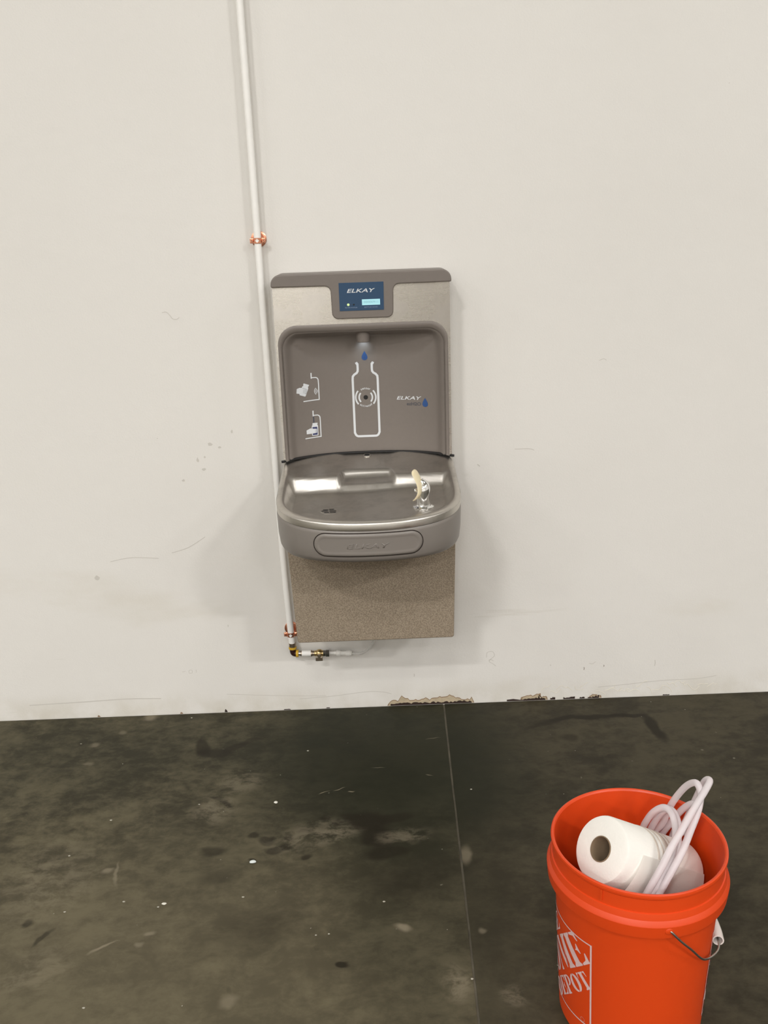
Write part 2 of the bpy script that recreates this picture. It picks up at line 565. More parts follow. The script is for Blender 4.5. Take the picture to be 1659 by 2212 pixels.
def lathe(name, prof, m, origin=(0, 0, 0), axis=(0, 0, 1), seg=48, parent=None, angle=.6, closed=False):
    """prof: list of (radius, height)"""
    ax = Vector(axis).normalized()
    q = Vector((0, 0, 1)).rotation_difference(ax)
    verts, faces = [], []
    n = len(prof)
    for (rr, h) in prof:
        for k in range(seg):
            a = 2*PI*k/seg
            verts.append(Vector(origin) + q @ Vector((rr*math.cos(a), rr*math.sin(a), h)))
    for i in range(n-1 if not closed else n):
        j = (i+1) % n
        for k in range(seg):
            k2 = (k+1) % seg
            faces.append((i*seg+k, i*seg+k2, j*seg+k2, j*seg+k))
    if not closed:
        if prof[0][0] > 1e-6:
            faces.append(tuple(range(seg))[::-1])
        if prof[-1][0] > 1e-6:
            faces.append(tuple((n-1)*seg+k for k in range(seg)))
    bm = bmesh.new()
    vs = [bm.verts.new(v) for v in verts]
    for f in faces:
        bm.faces.new([vs[i] for i in f])
    bmesh.ops.remove_doubles(bm, verts=bm.verts, dist=1e-6)
    return bm_obj(name, bm, m, parent, True, angle)


def prism(poly, d0, d1, bm=None, holes=None):
    """2D polygon list of (a, b) -> verts (a, d, b) between depth d0 and d1"""
    bm = bm or bmesh.new()
    f = [bm.verts.new((a, d0, b)) for a, b in poly]
    g = [bm.verts.new((a, d1, b)) for a, b in poly]
    bm.faces.new(f)
    bm.faces.new(g[::-1])
    n = len(poly)
    for i in range(n):
        j = (i+1) % n
        bm.faces.new((f[j], f[i], g[i], g[j]))
    return bm


def arc(cx, cy, rr, a0, a1, n=8):
    return [(cx+rr*math.cos(math.radians(a0+(a1-a0)*k/n)), cy+rr*math.sin(math.radians(a0+(a1-a0)*k/n))) for k in range(n+1)]


def text_mesh(body, size=1.0, offset=0.0, shear=0.0):
    """flat triangulated text in the XY plane from the built-in font; returns bmesh"""
    cu = bpy.data.curves.new('txt', 'FONT')
    cu.body = body
    cu.size = size
    cu.offset = offset
    cu.shear = shear
    cu.fill_mode = 'FRONT'
    cu.resolution_u = 4
    o = bpy.data.objects.new('txt', cu)
    col.objects.link(o)
    dg = bpy.context.evaluated_depsgraph_get()
    me = bpy.data.meshes.new_from_object(o.evaluated_get(dg))
    bm = bmesh.new(); bm.from_mesh(me)
    bpy.data.objects.remove(o); bpy.data.curves.remove(cu); bpy.data.meshes.remove(me)
    bmesh.ops.triangulate(bm, faces=bm.faces)
    return bm


def fit_text(body, x0, x1, y0, y1, shear=0.0, offset=0.0):
    bm = text_mesh(body, 1, offset, shear)
    xs = [v.co.x for v in bm.verts]; ys = [v.co.y for v in bm.verts]
    ax, bx_, ay, by_ = min(xs), max(xs), min(ys), max(ys)
    for v in bm.verts:
        v.co.x = x0+(v.co.x-ax)/(bx_-ax)*(x1-x0)
        v.co.y = y0+(v.co.y-ay)/(by_-ay)*(y1-y0)
    return bm


def slice_x(bm, step):
    xs = [v.co.x for v in bm.verts]
    x = math.floor(min(xs)/step)*step
    while x < max(xs):
        bmesh.ops.bisect_plane(bm, geom=bm.verts[:]+bm.edges[:]+bm.faces[:], plane_co=(x, 0, 0), plane_no=(1, 0, 0))
        x += step
    return bm


def polys_bm(polys):
    bm = bmesh.new()
    for pl in polys:
        bm.faces.new([bm.verts.new((a, b, 0)) for a, b in pl])
    return bm


def ribbon(path, w, closed=False):
    """flat stroke polygons (quads) of width w along a 2D path"""
    out = []
    n = len(path)
    L, Rr = [], []
    for i in range(n):
        a = path[(i-1) % n] if closed else path[max(i-1, 0)]
        b = path[(i+1) % n] if closed else path[min(i+1, n-1)]
        c = path[i]
        d1 = Vector((c[0]-a[0], c[1]-a[1])); d2 = Vector((b[0]-c[0], b[1]-c[1]))
        d1 = d1.normalized() if d1.length > 1e-9 else d2.normalized()
        d2 = d2.normalized() if d2.length > 1e-9 else d1
        t = (d1+d2).normalized()
        nn = Vector((-t.y, t.x))
        s = w/2/max(.4, nn.dot(Vector((-d1.y, d1.x))))
        L.append((c[0]+nn.x*s, c[1]+nn.y*s)); Rr.append((c[0]-nn.x*s, c[1]-nn.y*s))
    for i in range(n if closed else n-1):
        j = (i+1) % n
        out.append([Rr[i], Rr[j], L[j], L[i]])
    return out


def sstep(t):
    t = max(0., min(1., t))
    return t*t*(3-2*t)


def nsstep(t):
    t = np.clip(t, 0, 1)
    return t*t*(3-2*t)


# ================================================================== SETTING
def struct(o):
    o['kind'] = 'structure'
    return o


RX, RY, RZ = 14.0, -20.0, 8.2
struct(bm_obj('wall_back', box_bm(-RX, RX, 0, .2, -.05, RZ), M['wall']))
WALL = bpy.data.objects['wall_back']
struct(bm_obj('wall_left', box_bm(-RX-.2, -RX, RY, .2, -.05, RZ), M['room']))
struct(bm_obj('wall_right', box_bm(RX, RX+.2, RY, .2, -.05, RZ), M['room']))
struct(bm_obj('wall_front', box_bm(-RX, RX, RY-.2, RY, -.05, RZ), M['room']))
struct(bm_obj('ceiling', box_bm(-RX, RX, RY, .2, RZ, RZ+.2), M['ceil']))
FLOOR = struct(bm_obj('floor', box_bm(-RX, RX, RY, 0, -.2, -.030), M['gap']))


def slab(x0a, x0b, x1a, x1b):
    """concrete slab; the joint side follows the saw cut (x at wall, x at far end)"""
    bm = bmesh.new()
    y0, y1 = -.0035, RY
    # several stations so that the saw cut edge is a little uneven
    ys = [y0, -.2, -.4, -.55, -.7, -.85, -1.0, -1.2, -1.6, -2.4, y1]
    rows = []
    for y in ys:
        t = (y-y0)/(y1-y0)
        j = 0 if y in (y0, y1) else random.uniform(-.0006, .0006)
        xa = x0a+(x0b-x0a)*t + (j if x0a > -RX else 0)
        xb = x1a+(x1b-x1a)*t + (j if x1a < RX else 0)
        rows.append((xa, xb, y))
    top = [[bm.verts.new((a, y, 0)), bm.verts.new((b, y, 0))] for a, b, y in rows]
    bot = [[bm.verts.new((a, y, -.030)), bm.verts.new((b, y, -.030))] for a, b, y in rows]
    for i in range(len(rows)-1):
        bm.faces.new((top[i][0], top[i+1][0], top[i+1][1], top[i][1]))
        bm.faces.new((top[i][0], bot[i][0], bot[i+1][0], top[i+1][0]))
        bm.faces.new((top[i][1], top[i+1][1], bot[i+1][1], bot[i][1]))
    bm.faces.new((top[0][0], top[0][1], bot[0][1], bot[0][0]))
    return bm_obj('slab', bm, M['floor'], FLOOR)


# saw cut joint: x = .158 at the wall, .131 at y = -1.19
JX0, JS = .1585, .0230
jx1 = JX0+JS*RY
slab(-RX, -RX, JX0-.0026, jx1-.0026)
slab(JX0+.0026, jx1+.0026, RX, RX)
bmj = bmesh.new()
ys = np.linspace(-.004, -3.0, 90)
jl = []
for y in ys:
    x = JX0+JS*y
    jl.append([bmj.verts.new((x-.0032, y, -.0012-random.random()*.0015)), bmj.verts.new((x+.0032, y, -.0012-random.random()*.0015)),
               bmj.verts.new((x+.0032, y, -.03)), bmj.verts.new((x-.0032, y, -.03))])
for i in range(len(jl)-1):
    for k in range(4):
        bmj.faces.new((jl[i][k], jl[i+1][k], jl[i+1][(k+1) % 4], jl[i][(k+1) % 4]))
bmj.faces.new(jl[0]); bmj.faces.new(jl[-1][::-1])
bm_obj('joint_filler', bmj, M['joint'], FLOOR)


# ---- torn paint along the foot of the wall, scuffs and marks (parts of the wall)
def wall_patch(name, poly, d, m, back=.0):
    return bm_obj(name, prism(poly, -d, back), m, WALL)


def torn(x0, x1, top, seedv, tan=True):
    rnd = random.Random(seedv)
    n = max(8, int((x1-x0)/.006))
    pts_o, pts_i = [], []
    for i in range(n+1):
        t = i/n
        x = x0+(x1-x0)*t
        base = top(t)
        j = rnd.uniform(-.003, .003)
        h = max(.002, base+j)
        pts_o.append((x, h+.0025))
        pts_i.append((x, max(.001, h)))
    poly_o = [(x0-.002, 0.0)]+pts_o+[(x1+.002, 0.0)]
    poly_i = [(x0+.001, 0.0)]+pts_i[1:-1]+[(x1-.001, 0.0)]
    wall_patch('torn_edge', poly_o, .0007, M['brown'])
    if tan:
        wall_patch('bare_plaster', poly_i, .0011, M['tan'])
    dk = [(x0+.008, 0.0)]
    for i in range(n+1):
        t = i/n
        dk.append((x0+.008+(x1-x0-.014)*t, .0050+rnd.uniform(-.0015, .0045)))
    dk.append((x1-.006, 0.0))
    wall_patch('broken_plaster', dk, .0016, M['maroon'])


def prof(keys):
    def f(t):
        for (a, va), (b, vb) in zip(keys, keys[1:]):
            if a <= t <= b:
                return va+(vb-va)*(t-a)/(b-a)
        return keys[-1][1]
    return f


torn(-.012, .250, prof([(0, .004), (.05, .017), (.12, .014), (.15, .030), (.20, .024), (.27, .011), (.33, .016), (.38, .012), (.44, .020),
                        (.48, .014), (.58, .022), (.68, .019), (.73, .027), (.80, .015), (.90, .011), (.955, .008), (.975, .018), (1, .004)]), 3)
torn(.395, .455, prof([(0, .008), (.4, .013), (1, .018)]), 5)
torn(.445, .475, prof([(0, .014), (.5, .010), (1, .008)]), 6)
for k, (a, b, h) in enumerate(((.352, .47, .007), (.485, .50, .009), (.525, .56, .008), (.575, .59, .006), (.60, .625, .004), (.83, .85, .004),
                               (-.20, -.19, .003), (-.33, -.31, .003))):
    rnd = random.Random(40+k)
    n = 6
    wall_patch('broken_plaster', [(a, 0)]+[(a+(b-a)*i/n, h*rnd.uniform(.4, 1)) for i in range(n+1)]+[(b, 0)], .0012, M['maroon'])
torn(.605, .640, prof([(0, .004), (.4, .010), (1, .005)]), 11)
for (x, h) in ((-.507, .010), (-.643, .006), (-.895, .006)):
    wall_patch('chipped_spot', [(x-.004, 0), (x+.005, 0), (x+.003, h*.5), (x-.001, h), (x-.003, h*.6)], .0012,
               M['brown'] if h < .009 else M['maroon'])
# ragged lifted paint edge (raised ridges) above the right hand damage
for k in range(22):
    rnd = random.Random(80+k)
    x = .46+.024*k+rnd.uniform(-.008, .008)
    z = .030+rnd.uniform(-.012, .014)
    pts = [Vector((x, .0002, z))]
    for _ in range(4):
        pts.append(pts[-1]+Vector((rnd.uniform(.002, .012), 0, rnd.uniform(-.010, .010))))
    tube('paint_ridge', catmull(pts, 4), .0009, M['mark'], WALL, 6)


def scuff(pts, w, m='scuff', name='scuff_mark'):
    pl = catmull([(a, b, 0) for a, b in pts], 5)
    qs = ribbon([(v.x, v.y) for v in pl], w)
    bm = bmesh.new()
    for q in qs:
        bm.faces.new([bm.verts.new((a, -.0005, b)) for a, b in q])
    bmesh.ops.remove_doubles(bm, verts=bm.verts, dist=1e-5)
    return bm_obj(name, bm, M[m], WALL)


# hair-like curl, dirty finger marks, pencilled signs, squiggle
scuff([(-.578, 1.200), (-.566, 1.201), (-.556, 1.190), (-.551, 1.183), (-.541, 1.181), (-.533, 1.186)], .0016)
for (x, z, a, b) in ((-.482, .836, .010, .006), (-.520, .792, .004, .010), (-.506, .765, .010, .005), (-.500, .800, .004, .004), (-.418, .870, .004, .007),
                     (-.455, .826, .006, .004), (-.565, .735, .007, .004), (-.845, .452, .009, .012)):
    pts = [(x+a*random.uniform(.4, 1)*math.cos(t), z+b*random.uniform(.5, 1)*math.sin(t)) for t in np.linspace(0, 2*PI, 9)[:-1]]
    wall_patch('grime_spot', pts, .0004, M['scuff'])
for pts in ([(-.628, .140), (-.618, .142)], [(-.606, .145), (-.598, .145), (-.598, .136), (-.607, .136), (-.606, .145)], [(-.585, .146), (-.585, .136)]):
    scuff(pts, .0013)
scuff([(.290, .150), (.292, .166), (.308, .168), (.314, .155), (.305, .146), (.298, .136), (.309, .128), (.318, .120)], .0015)
scuff([(.296, .140), (.303, .142), (.311, .137)], .0015)
for (x, z, h) in ((-.478, .288, .006), (.07, .105, .010), (.585, .105, .009), (.645, .110, .006), (.483, .118, .004), (.80, .12, .02)):
    scuff([(x, z), (x+.001, z-h*.5), (x, z-h)], .0022, 'scuffd' if h < .01 and x > .5 else 'scuff')
scuff([(.60, .118), (.61, .115), (.62, .122)], .0015)
scuff([(.07, .885), (.094, .885)], .0012)
scuff([(.37, .79), (.41, .79), (.425, .785)], .0016)
scuff([(.60, 1.03), (.612, 1.034), (.62, 1.03)], .0014)
scuff([(.265, .75), (.272, .744)], .003)
scuff([(-1.1, .048), (-.95, .052), (-.80, .057), (-.70, .054)], .003)
scuff([(-.28, .035), (-.18, .040), (-.08, .050), (-.03, .048), (.0, .040)], .0018)
scuff([(.63, .036), (.72, .042), (.82, .050), (.93, .052), (.99, .060)], .002)
scuff([(-.50, .06), (-.30, .046), (-.20, .042)], .0015)
scuff([(-.80, .50), (-.74, .51), (-.66, .505)], .0018)
scuff([(-.62, .52), (-.57, .535), (-.52, .565)], .0018)

# ================================================================== DRINKING FOUNTAIN
XC, HW = -.042, .2285
FT = thing('drinking_fountain', 'wall-mounted drinking fountain with bottle filler, steel basin and taupe cabinet', 'fountain', (XC, -.12, .329))
YF = -.105                                                # front plane of the bottle filler


def y_back(x):
    d = min(1., abs((x-XC)/.2105))
    return -.035-.060*d**2.6


def rimz(y):
    return .800-.13*(-y-.105)


# ---- arch outline (left foot -> over the top -> right foot)
def arch(xl, xr, zt, rad, z0, n=10, side=14):
    pts = [(xl, z0+(zt-rad-z0)*k/side) for k in range(side)]
    pts += arc(xl+rad, zt-rad, rad, 180, 90, n)
    m = 16
    pts += [(xl+rad+(xr-xl-2*rad)*k/m, zt) for k in range(1, m)]
    pts += arc(xr-rad, zt-rad, rad, 90, 0, n)
    pts += [(xr, z0+(zt-rad-z0)*(1-k/side)) for k in range(1, side+1)]
    return pts


Z0 = .806
AO = (-.2635, .1785, 1.1635, .050)
AI = (-.2525, .1675, 1.1445, .042)
out_o = arch(*AO, Z0)
out_i = arch(*AI, Z0)

# brushed steel panel: front skin with the arch cut out, folded back to the wall
SL, SR, ST = -.2690, .1845, 1.272
bm = bmesh.new()
inner = [bm.verts.new((a, YF, b)) for a, b in out_o]
outer = []
n = len(out_o)
for i, (a, b) in enumerate(out_o):
    if i < 14:
        outer.append((SL, b))
    elif i >= n-14:
        outer.append((SR, b))
    else:
        t = (i-14)/(n-29)
        # walk up the left edge, over the top, down the right edge
        L1 = ST-out_o[14][1]
        L2 = SR-SL
        L3 = ST-out_o[n-15][1]
        s = t*(L1+L2+L3)
        if s < L1:
            outer.append((SL, out_o[14][1]+s))
        elif s < L1+L2:
            outer.append((SL+s-L1, ST))
        else:
            outer.append((SR, ST-(s-L1-L2)))
ov = [bm.verts.new((a, YF, b)) for a, b in outer]
ow = [bm.verts.new((a, -.001, b)) for a, b in outer]
for i in range(n-1):
    bm.faces.new((inner[i], inner[i+1], ov[i+1], ov[i]))
    bm.faces.new((ov[i], ov[i+1], ow[i+1], ow[i]))
bm_obj('steel_panel', bm, M['steel'], FT)

# plastic frame strip around the alcove
bm = bmesh.new()
prof_f = [(0.0, YF+.0005), (.06, YF-.0050), (.30, YF-.0065), (.75, YF-.0050), (1.0, YF+.002)]
rows = []
for (t, y) in prof_f:
    rows.append([bm.verts.new((a+(c-a)*t, y, b+(d-b)*t)) for (a, b), (c, d) in zip(out_o, out_i)])
for k in range(len(rows)-1):
    for i in range(n-1):
        bm.faces.new((rows[k][i], rows[k][i+1], rows[k+1][i+1], rows[k+1][i]))
bm_obj('alcove_frame', bm, M['plastic'], FT, True, .9)


# alcove shell (recess surface)
def alc_y(x, z):
    xl, xr, zt, rad = AI
    ex = min(x-xl, xr-x)
    ez = zt-z
    if ex < rad and ez < rad:
        e = rad-math.hypot(rad-ex, rad-ez)
    else:
        e = min(ex, ez)
    yb = y_back(x)
    # soffit turns into the back panel with a wide soft radius
    k = sstep(max(0, e)/.020)*.78+.22*sstep(max(0, ez)/.075)
    if ez > ex:
        k = max(k, sstep(max(0, e)/.022))
    return (YF+.002)+(yb-(YF+.002))*k


bm = bmesh.new()
zs = [Z0+(AI[2]-Z0)*t for t in [1-(1-k/70)**1.8 for k in range(71)]]
grid = []
for z in zs:
    xl, xr, zt, rad = AI
    if z > zt-rad:
        dz = z-(zt-rad)
        ins = rad-math.sqrt(max(0, rad*rad-dz*dz))
    else:
        ins = 0
    row = []
    for k in range(61):
        u = -math.cos(PI*k/60)*.5+.5
        u = .5*u+.5*k/60
        x = xl+ins+(xr-xl-2*ins)*u
        row.append(bm.verts.new((x, alc_y(x, z), z)))
    grid.append(row)
for i in range(len(grid)-1):
    for k in range(60):
        bm.faces.new((grid[i][k], grid[i][k+1], grid[i+1][k+1], grid[i+1][k]))
ALC = bm_obj('alcove_shell', bm, M['plastic'], FT, True)

# top cap with the display tab
zt, zb_ = 1.2915, 1.2605
cap = [(-.2715, zb_)] + arc(-.2715+.024, zt-.024, .024, 180, 90, 6) + arc(.1885-.024, zt-.024, .024, 90, 0, 6) + [(.1885, zb_)]
cap += [(.055, zb_-.001)] + arc(.055, zb_-.016, .015, 90, 180, 5)[1:]
cap += arc(.0385-.016, 1.1765+.016, .016, 0, -90, 5) + arc(-.119+.016, 1.1765+.016, .016, -90, -180, 5)
cap += arc(-.135, zb_-.016, .015, 0, 90, 5)
bm = prism(cap, -.113, -.0005)
CAP = bm_obj('top_cap', bm, M['plastic'], FT, True, .5)
bevel(CAP, .0028, 3, .9)

# display: blue label with lit LCD, LEDs and lettering
YD = -.1135
DS = bm_obj('display_panel', prism([(-.0985, 1.1965), (.0145, 1.1965), (.0155, 1.2665), (-.0985, 1.2665)], YD-.0006, YD+.002), M['blue'], FT)


def flat_on(bm, y, name, m, parent):
    for v in bm.verts:
        v.co = (v.co.x, y, v.co.y)
    return bm_obj(name, bm, M[m], parent)


flat_on(fit_text('ELKAY', -.0785, -.0065, 1.2415, 1.2510, .25, .012), YD-.0010, 'lettering', 'print', DS)
flat_on(fit_text('FILTER STATUS', -.0845, -.0535, 1.2030, 1.2058), YD-.0010, 'lettering', 'printdim', DS)
flat_on(fit_text('BOTTLES SAVED', -.0350, -.0010, 1.2028, 1.2056), YD-.0010, 'lettering', 'printdim', DS)
lcd = bm_obj('lcd_screen', prism([(-.0410, 1.2095), (.0052, 1.2095), (.0052, 1.2240), (-.0410, 1.2240)], YD-.0016, YD), M['lcd'], DS)
flat_on(fit_text('00000911', -.0365, .0005, 1.2145, 1.2200), YD-.0019, 'lcd_digits', 'lcdtext', DS)
lathe('status_light', [(0, .0022), (.0022, .0018), (.0034, .0004), (.0034, 0)], M['led'], (-.0762, YD, 1.2118), (0, -1, 0), 20, DS)
lathe('status_light', [(0, .0014), (.0016, .0012), (.0024, .0004), (.0024, 0)], M['black'], (-.0620, YD, 1.2115), (0, -1, 0), 20, DS)
lathe('indicator_ring', [(0, .0010), (.0014, .0008), (.0018, 0)], M['printgrey'], (-.0688, YD, 1.2115), (0, -1, 0), 16, DS)

# filler nozzle with its LED
NZ = lathe('filler_nozzle', [(0, 1.1115), (.0150, 1.1115), (.0168, 1.1128), (.0180, 1.124), (.0192, 1.146), (0, 1.146)], M['plastic'],
           (-.0425, -.072, 0), (0, 0, 1), 32, FT)
lathe('nozzle_light', [(0, 1.1108), (.009, 1.1108), (.009, 1.1118)], M['bluelight'], (-.0425, -.072, 0), (0, 0, 1), 20, NZ)
d = bpy.data.lights.new('nozzle_led', 'SPOT')
d.energy = .10; d.color = (.70, .86, 1.0); d.spot_size = 1.9; d.spot_blend = 1.0; d.shadow_soft_size = .006
nl = bpy.data.objects.new('nozzle_led', d)
nl.location = (-.0425, -.062, 1.109); nl.rotation_euler = (1.0, 0, 0)
col.objects.link(nl)


# ---- printed graphics on the alcove back
def decal(name, bm, m, off=.0007, step=.005):
    slice_x(bm, step)
    for v in bm.verts:
        x, z = v.co.x, v.co.y
        v.co = (x, alc_y(x, z)-off, z)
    return bm_obj(name, bm, M[m], ALC)


def drop_poly(cx, z0, z1, hw):
    h = z1-z0
    pts = []
    for k in range(28):
        t = 2*PI*k/28
        s = math.sin(t/2)
        pts.append((cx+hw*1.3*math.sin(t)*s**1.4, z1-h*(1-math.cos(t))/2))
    return pts


decal('drop_mark', polys_bm([drop_poly(-.0408, 1.0588, 1.0835, .0085)]), 'dropblue')
# bottle outline
cx = -.0415
half = [(-.0245, 1.0498), (-.0212, 1.0515), (-.0192, 1.0490)] + [(-.0190, 1.036), (-.0195, 1.0295), (-.0225, 1.0250), (-.0290, 1.0210), (-.0330, 1.0160), (-.0338, 1.0080)] \
    + [(-.0338, .93), (-.0338, .870)] + [(-.0338, .8610)] + arc(-.0338+.011, .8520+.009, .0100, 190, 262, 5) + [(-.016, .8510)]
path = [(cx+a, b) for a, b in half] + [(cx-a, b) for a, b in half[::-1]]
decal('bottle_outline', polys_bm(ribbon(path, .0060)), 'print')
decal('sensor_eye', polys_bm([arc(-.0418, .9583, .0060, 0, 348, 29)]), 'black', .0009)
for rr in (.0180, .0272):
    for a0 in (0, 180):
        decal('sensor_arc', polys_bm(ribbon(arc(-.0418, .9583, rr, a0-42, a0+42, 12), .0042)), 'print')


def arc_text(body, cx, cz, rr, top, height, spread):
    bm_all = bmesh.new()
    n = len(body)
    for i, ch in enumerate(body):
        a = (i-(n-1)/2)*spread
        b1 = text_mesh(ch, 1.0, .01)
        xs = [v.co.x for v in b1.verts]
        mid = (min(xs)+max(xs))/2
        ang = math.radians(90-a if top else -90+a)
        rot = math.radians(-a if top else a)
        for v in b1.verts:
            x = (v.co.x-mid)*height*1.1
            y = (v.co.y-.25)*height*1.1
            v.co = (cx+rr*math.cos(ang)+x*math.cos(rot)-y*math.sin(rot), cz+rr*math.sin(ang)+x*math.sin(rot)+y*math.cos(rot), 0)
        me = bpy.data.meshes.new('t'); b1.to_mesh(me); b1.free()
        bm_all.from_mesh(me); bpy.data.meshes.remove(me)
    return bm_all


decal('lettering', arc_text('sensor', -.0418, .9583, .0245, True, .0085, 11.0), 'print')
decal('lettering', arc_text('activated', -.0418, .9583, .0245, False, .0080, 9.0), 'print')
decal('lettering', fit_text('ELKAY', .0420, .1085, .9500, .9592, .25, .014), 'print')
decal('lettering', fit_text('ezH2O', .0690, .1065, .9343, .9430, .0, .0), 'printgrey')
decal('drop_mark', polys_bm([drop_poly(.1176, .9313, .9562, .0078)]), 'dropblue')


# the two small how-to icons: spout line, bottle and hand
def icon(ox, oz, lower):
    w = .0027
    sp = [(-.0172, .0205), (-.0174, .0050)]
    decal('icon_spout', polys_bm(ribbon([(ox+a, oz+b) for a, b in sp], w*1.15)), 'print')
    br = [(-.0174, .0075), (-.0080, .0075)] + [(a, b) for a, b in arc(-.0075, -.0005, .0080, 90, 8, 5)] + [(.0008, -.0100), (.0006, -.0525), (-.0410, -.0540)]
    decal('icon_line', polys_bm(ribbon([(ox+a, oz+b) for a, b in br], w)), 'print')
    if not lower:
        def rot(pts, ang, c):
            ca, sa = math.cos(ang), math.sin(ang)
            return [(c[0]+a*ca-b*sa, c[1]+a*sa+b*ca) for a, b in pts]
        c = (ox-.0370, oz-.0235)
        body_ = [(-.0075, -.0160), (.0075, -.0160), (.0085, -.0140), (.0085, .0070), (.0060, .0110), (.0075, .0125), (.0075, .0165),
                 (-.0075, .0165), (-.0075, .0125), (-.0060, .0110), (-.0085, .0070), (-.0085, -.0140)]
        decal('icon_bottle', polys_bm([rot(body_, -.38, c)]), 'print')
        hand = [(-.0185, -.0070), (-.0060, -.0085), (.0060, -.0080), (.0075, -.0060), (.0060, .0050), (-.0020, .0075), (-.0110, .0085), (-.0185, .0050)]
        decal('icon_hand', polys_bm([rot(hand, -.12, (c[0]-.0015, c[1]-.002))]), 'print', .0010)
        for k in range(3):
            a = rot([(-.002, -.0050+.0037*k), (.0055, -.0056+.0037*k)], -.12, (c[0]-.0015, c[1]-.002))
            decal('icon_finger_line', polys_bm(ribbon(a, .0006)), 'printgrey', .0013)
        a = rot([(-.004, .0076), (.0066, .0044), (.0072, -.0058), (.004, -.0085)], -.12, (c[0]-.0015, c[1]-.002))
        decal('icon_finger_line', polys_bm(ribbon(a, .0006)), 'printgrey', .0013)
        for rr in (.0045, .0082, .0118):
            decal('icon_wave', polys_bm(ribbon(arc(ox+.0010, oz-.0295, rr, 132, 228, 8), .0016)), 'print')
    else:
        decal('icon_stream', polys_bm(ribbon([(ox-.0165, oz+.0042), (ox-.0165, oz-.0125)], .0026)), 'printgrey')
        c = (ox-.0145, oz-.0320)
        body_ = [(-.0075, -.0165), (.0075, -.0165), (.0085, -.0145), (.0085, .0100), (.0062, .0135), (.0075, .0145), (.0075, .0185),
                 (-.0060, .0185), (-.0060, .0145), (-.0070, .0125), (-.0085, .0085), (-.0085, -.0145)]
        decal('icon_bottle', polys_bm([[(c[0]+a, c[1]+b) for a, b in body_]]), 'print')
        decal('icon_water', polys_bm([[(c[0]+a, c[1]+b) for a, b in ((-.0065, -.0145), (.0062, -.0145), (.0062, .0075), (-.0065, .0075))]]), 'navy', .0010)
        hand = [(-.0225, -.0100), (-.0060, -.0100), (.0045, -.0090), (.0052, -.0020), (.0045, .0020), (-.0060, .0035), (-.0120, .0050), (-.0225, .0005)]
        decal('icon_hand', polys_bm([[(c[0]+a, c[1]+b) for a, b in hand]]), 'print', .0013)
        for k in range(3):
            decal('icon_finger_line', polys_bm(ribbon([(c[0]-.0005, c[1]-.0068+.003*k), (c[0]+.0048, c[1]-.0068+.003*k)], .0005)), 'printgrey', .0016)


icon(-.1680, 1.0125, False)
icon(-.1685, .9105, True)

# ---- gasket between filler and basin
gp = [(x, y_back(x)-.004, .8065+.0000*abs((x-XC)/HW)) for x in np.linspace(-.262, .178, 50)]
gp = [(-.2745, -.108, .8040), (-.268, -.106, .8045)] + gp + [(.184, -.106, .8045), (.1905, -.108, .8040)]
tube('rubber_gasket', gp, .0034, M['black'], FT, 10)


# ---- basin
def y_front(x):
    d = min(1., abs((x-XC)/HW))
    return -(.300+.200*(1-d**2.2)**(1/3.0))


def plan_outline(n=90, hw=HW, add=0.0):
    """left back -> front -> right back"""
    pts = [(XC-hw-0, y) for y in np.linspace(-.002, -.29, 12)]
    for k in range(n+1):
        f = PI*k/n
        c, s = math.cos(f), math.sin(f)
        dx = -hw*math.copysign(abs(c)**(2/2.2), c)
        y = -.300-(.200+add)*abs(s)**(2/3.0)
        pts.append((XC+dx, y))
    pts += [(XC+hw, y) for y in np.linspace(-.29, -.002, 12)]
    return pts


OUT = plan_outline()
op = np.array([q for q in OUT if q[1] < -.03])
NU, NV = 131, 101
us = np.array([.45*(2*k/(NU-1)-1)+.55*math.sin(PI/2*(2*k/(NU-1)-1)) for k in range(NU)])
vs = np.array([1-(1-k/(NV-1))**1.5 for k in range(NV)])
X = XC+HW*us[None, :]*np.ones((NV, 1))
YB = np.array([y_back(x)-.003 for x in X[0]])
YFr = np.array([y_front(x) for x in X[0]])
Y = YB[None, :]+(YFr-YB)[None, :]*vs[:, None]
A = op[:-1]; Bv = op[1:]-op[:-1]
L2 = (Bv**2).sum(1)+1e-12
PX = np.stack([X.ravel(), Y.ravel()], 1)
E = np.full(len(PX), 9.)
for i in range(len(A)):
    t = np.clip(((PX-A[i])@Bv[i])/L2[i], 0, 1)
    E = np.minimum(E, np.hypot(*(PX-A[i]-t[:, None]*Bv[i]).T))
E = E.reshape(X.shape)
S = -Y
RZm = .800-.13*(S-.105)
deck = RZm-.005-.002*nsstep((S-.06)/.12)
notch = nsstep((.078-np.abs(X+.046))/.020)
s0 = .192-.040*notch
sb = .216+.0*notch
flo = .7425-.050*(S-.22)+.010*nsstep((X+.08)/.22)-.008*np.exp(-((X+.139)**2+(S-.335)**2)/.060**2)+.0065*np.exp(-((X-.090)**2+(S-.395)**2)/.042**2)
tt = np.clip((S-s0)/(sb-s0), 0, 1)
k_side = .65*nsstep(tt)+.35*tt
tn = np.clip((S-s0)/.0105, 0, 1)
tb = np.clip((S-.2035)/.0115, 0, 1)
k_notch = .43*(.4*nsstep(tn)+.6*tn)+.12*np.clip((S-s0-.010)/.042, 0, 1)+.45*(.4*nsstep(tb)+.6*tb)
k = k_side*(1-notch)+k_notch*notch
zint = deck+(flo-deck)*k
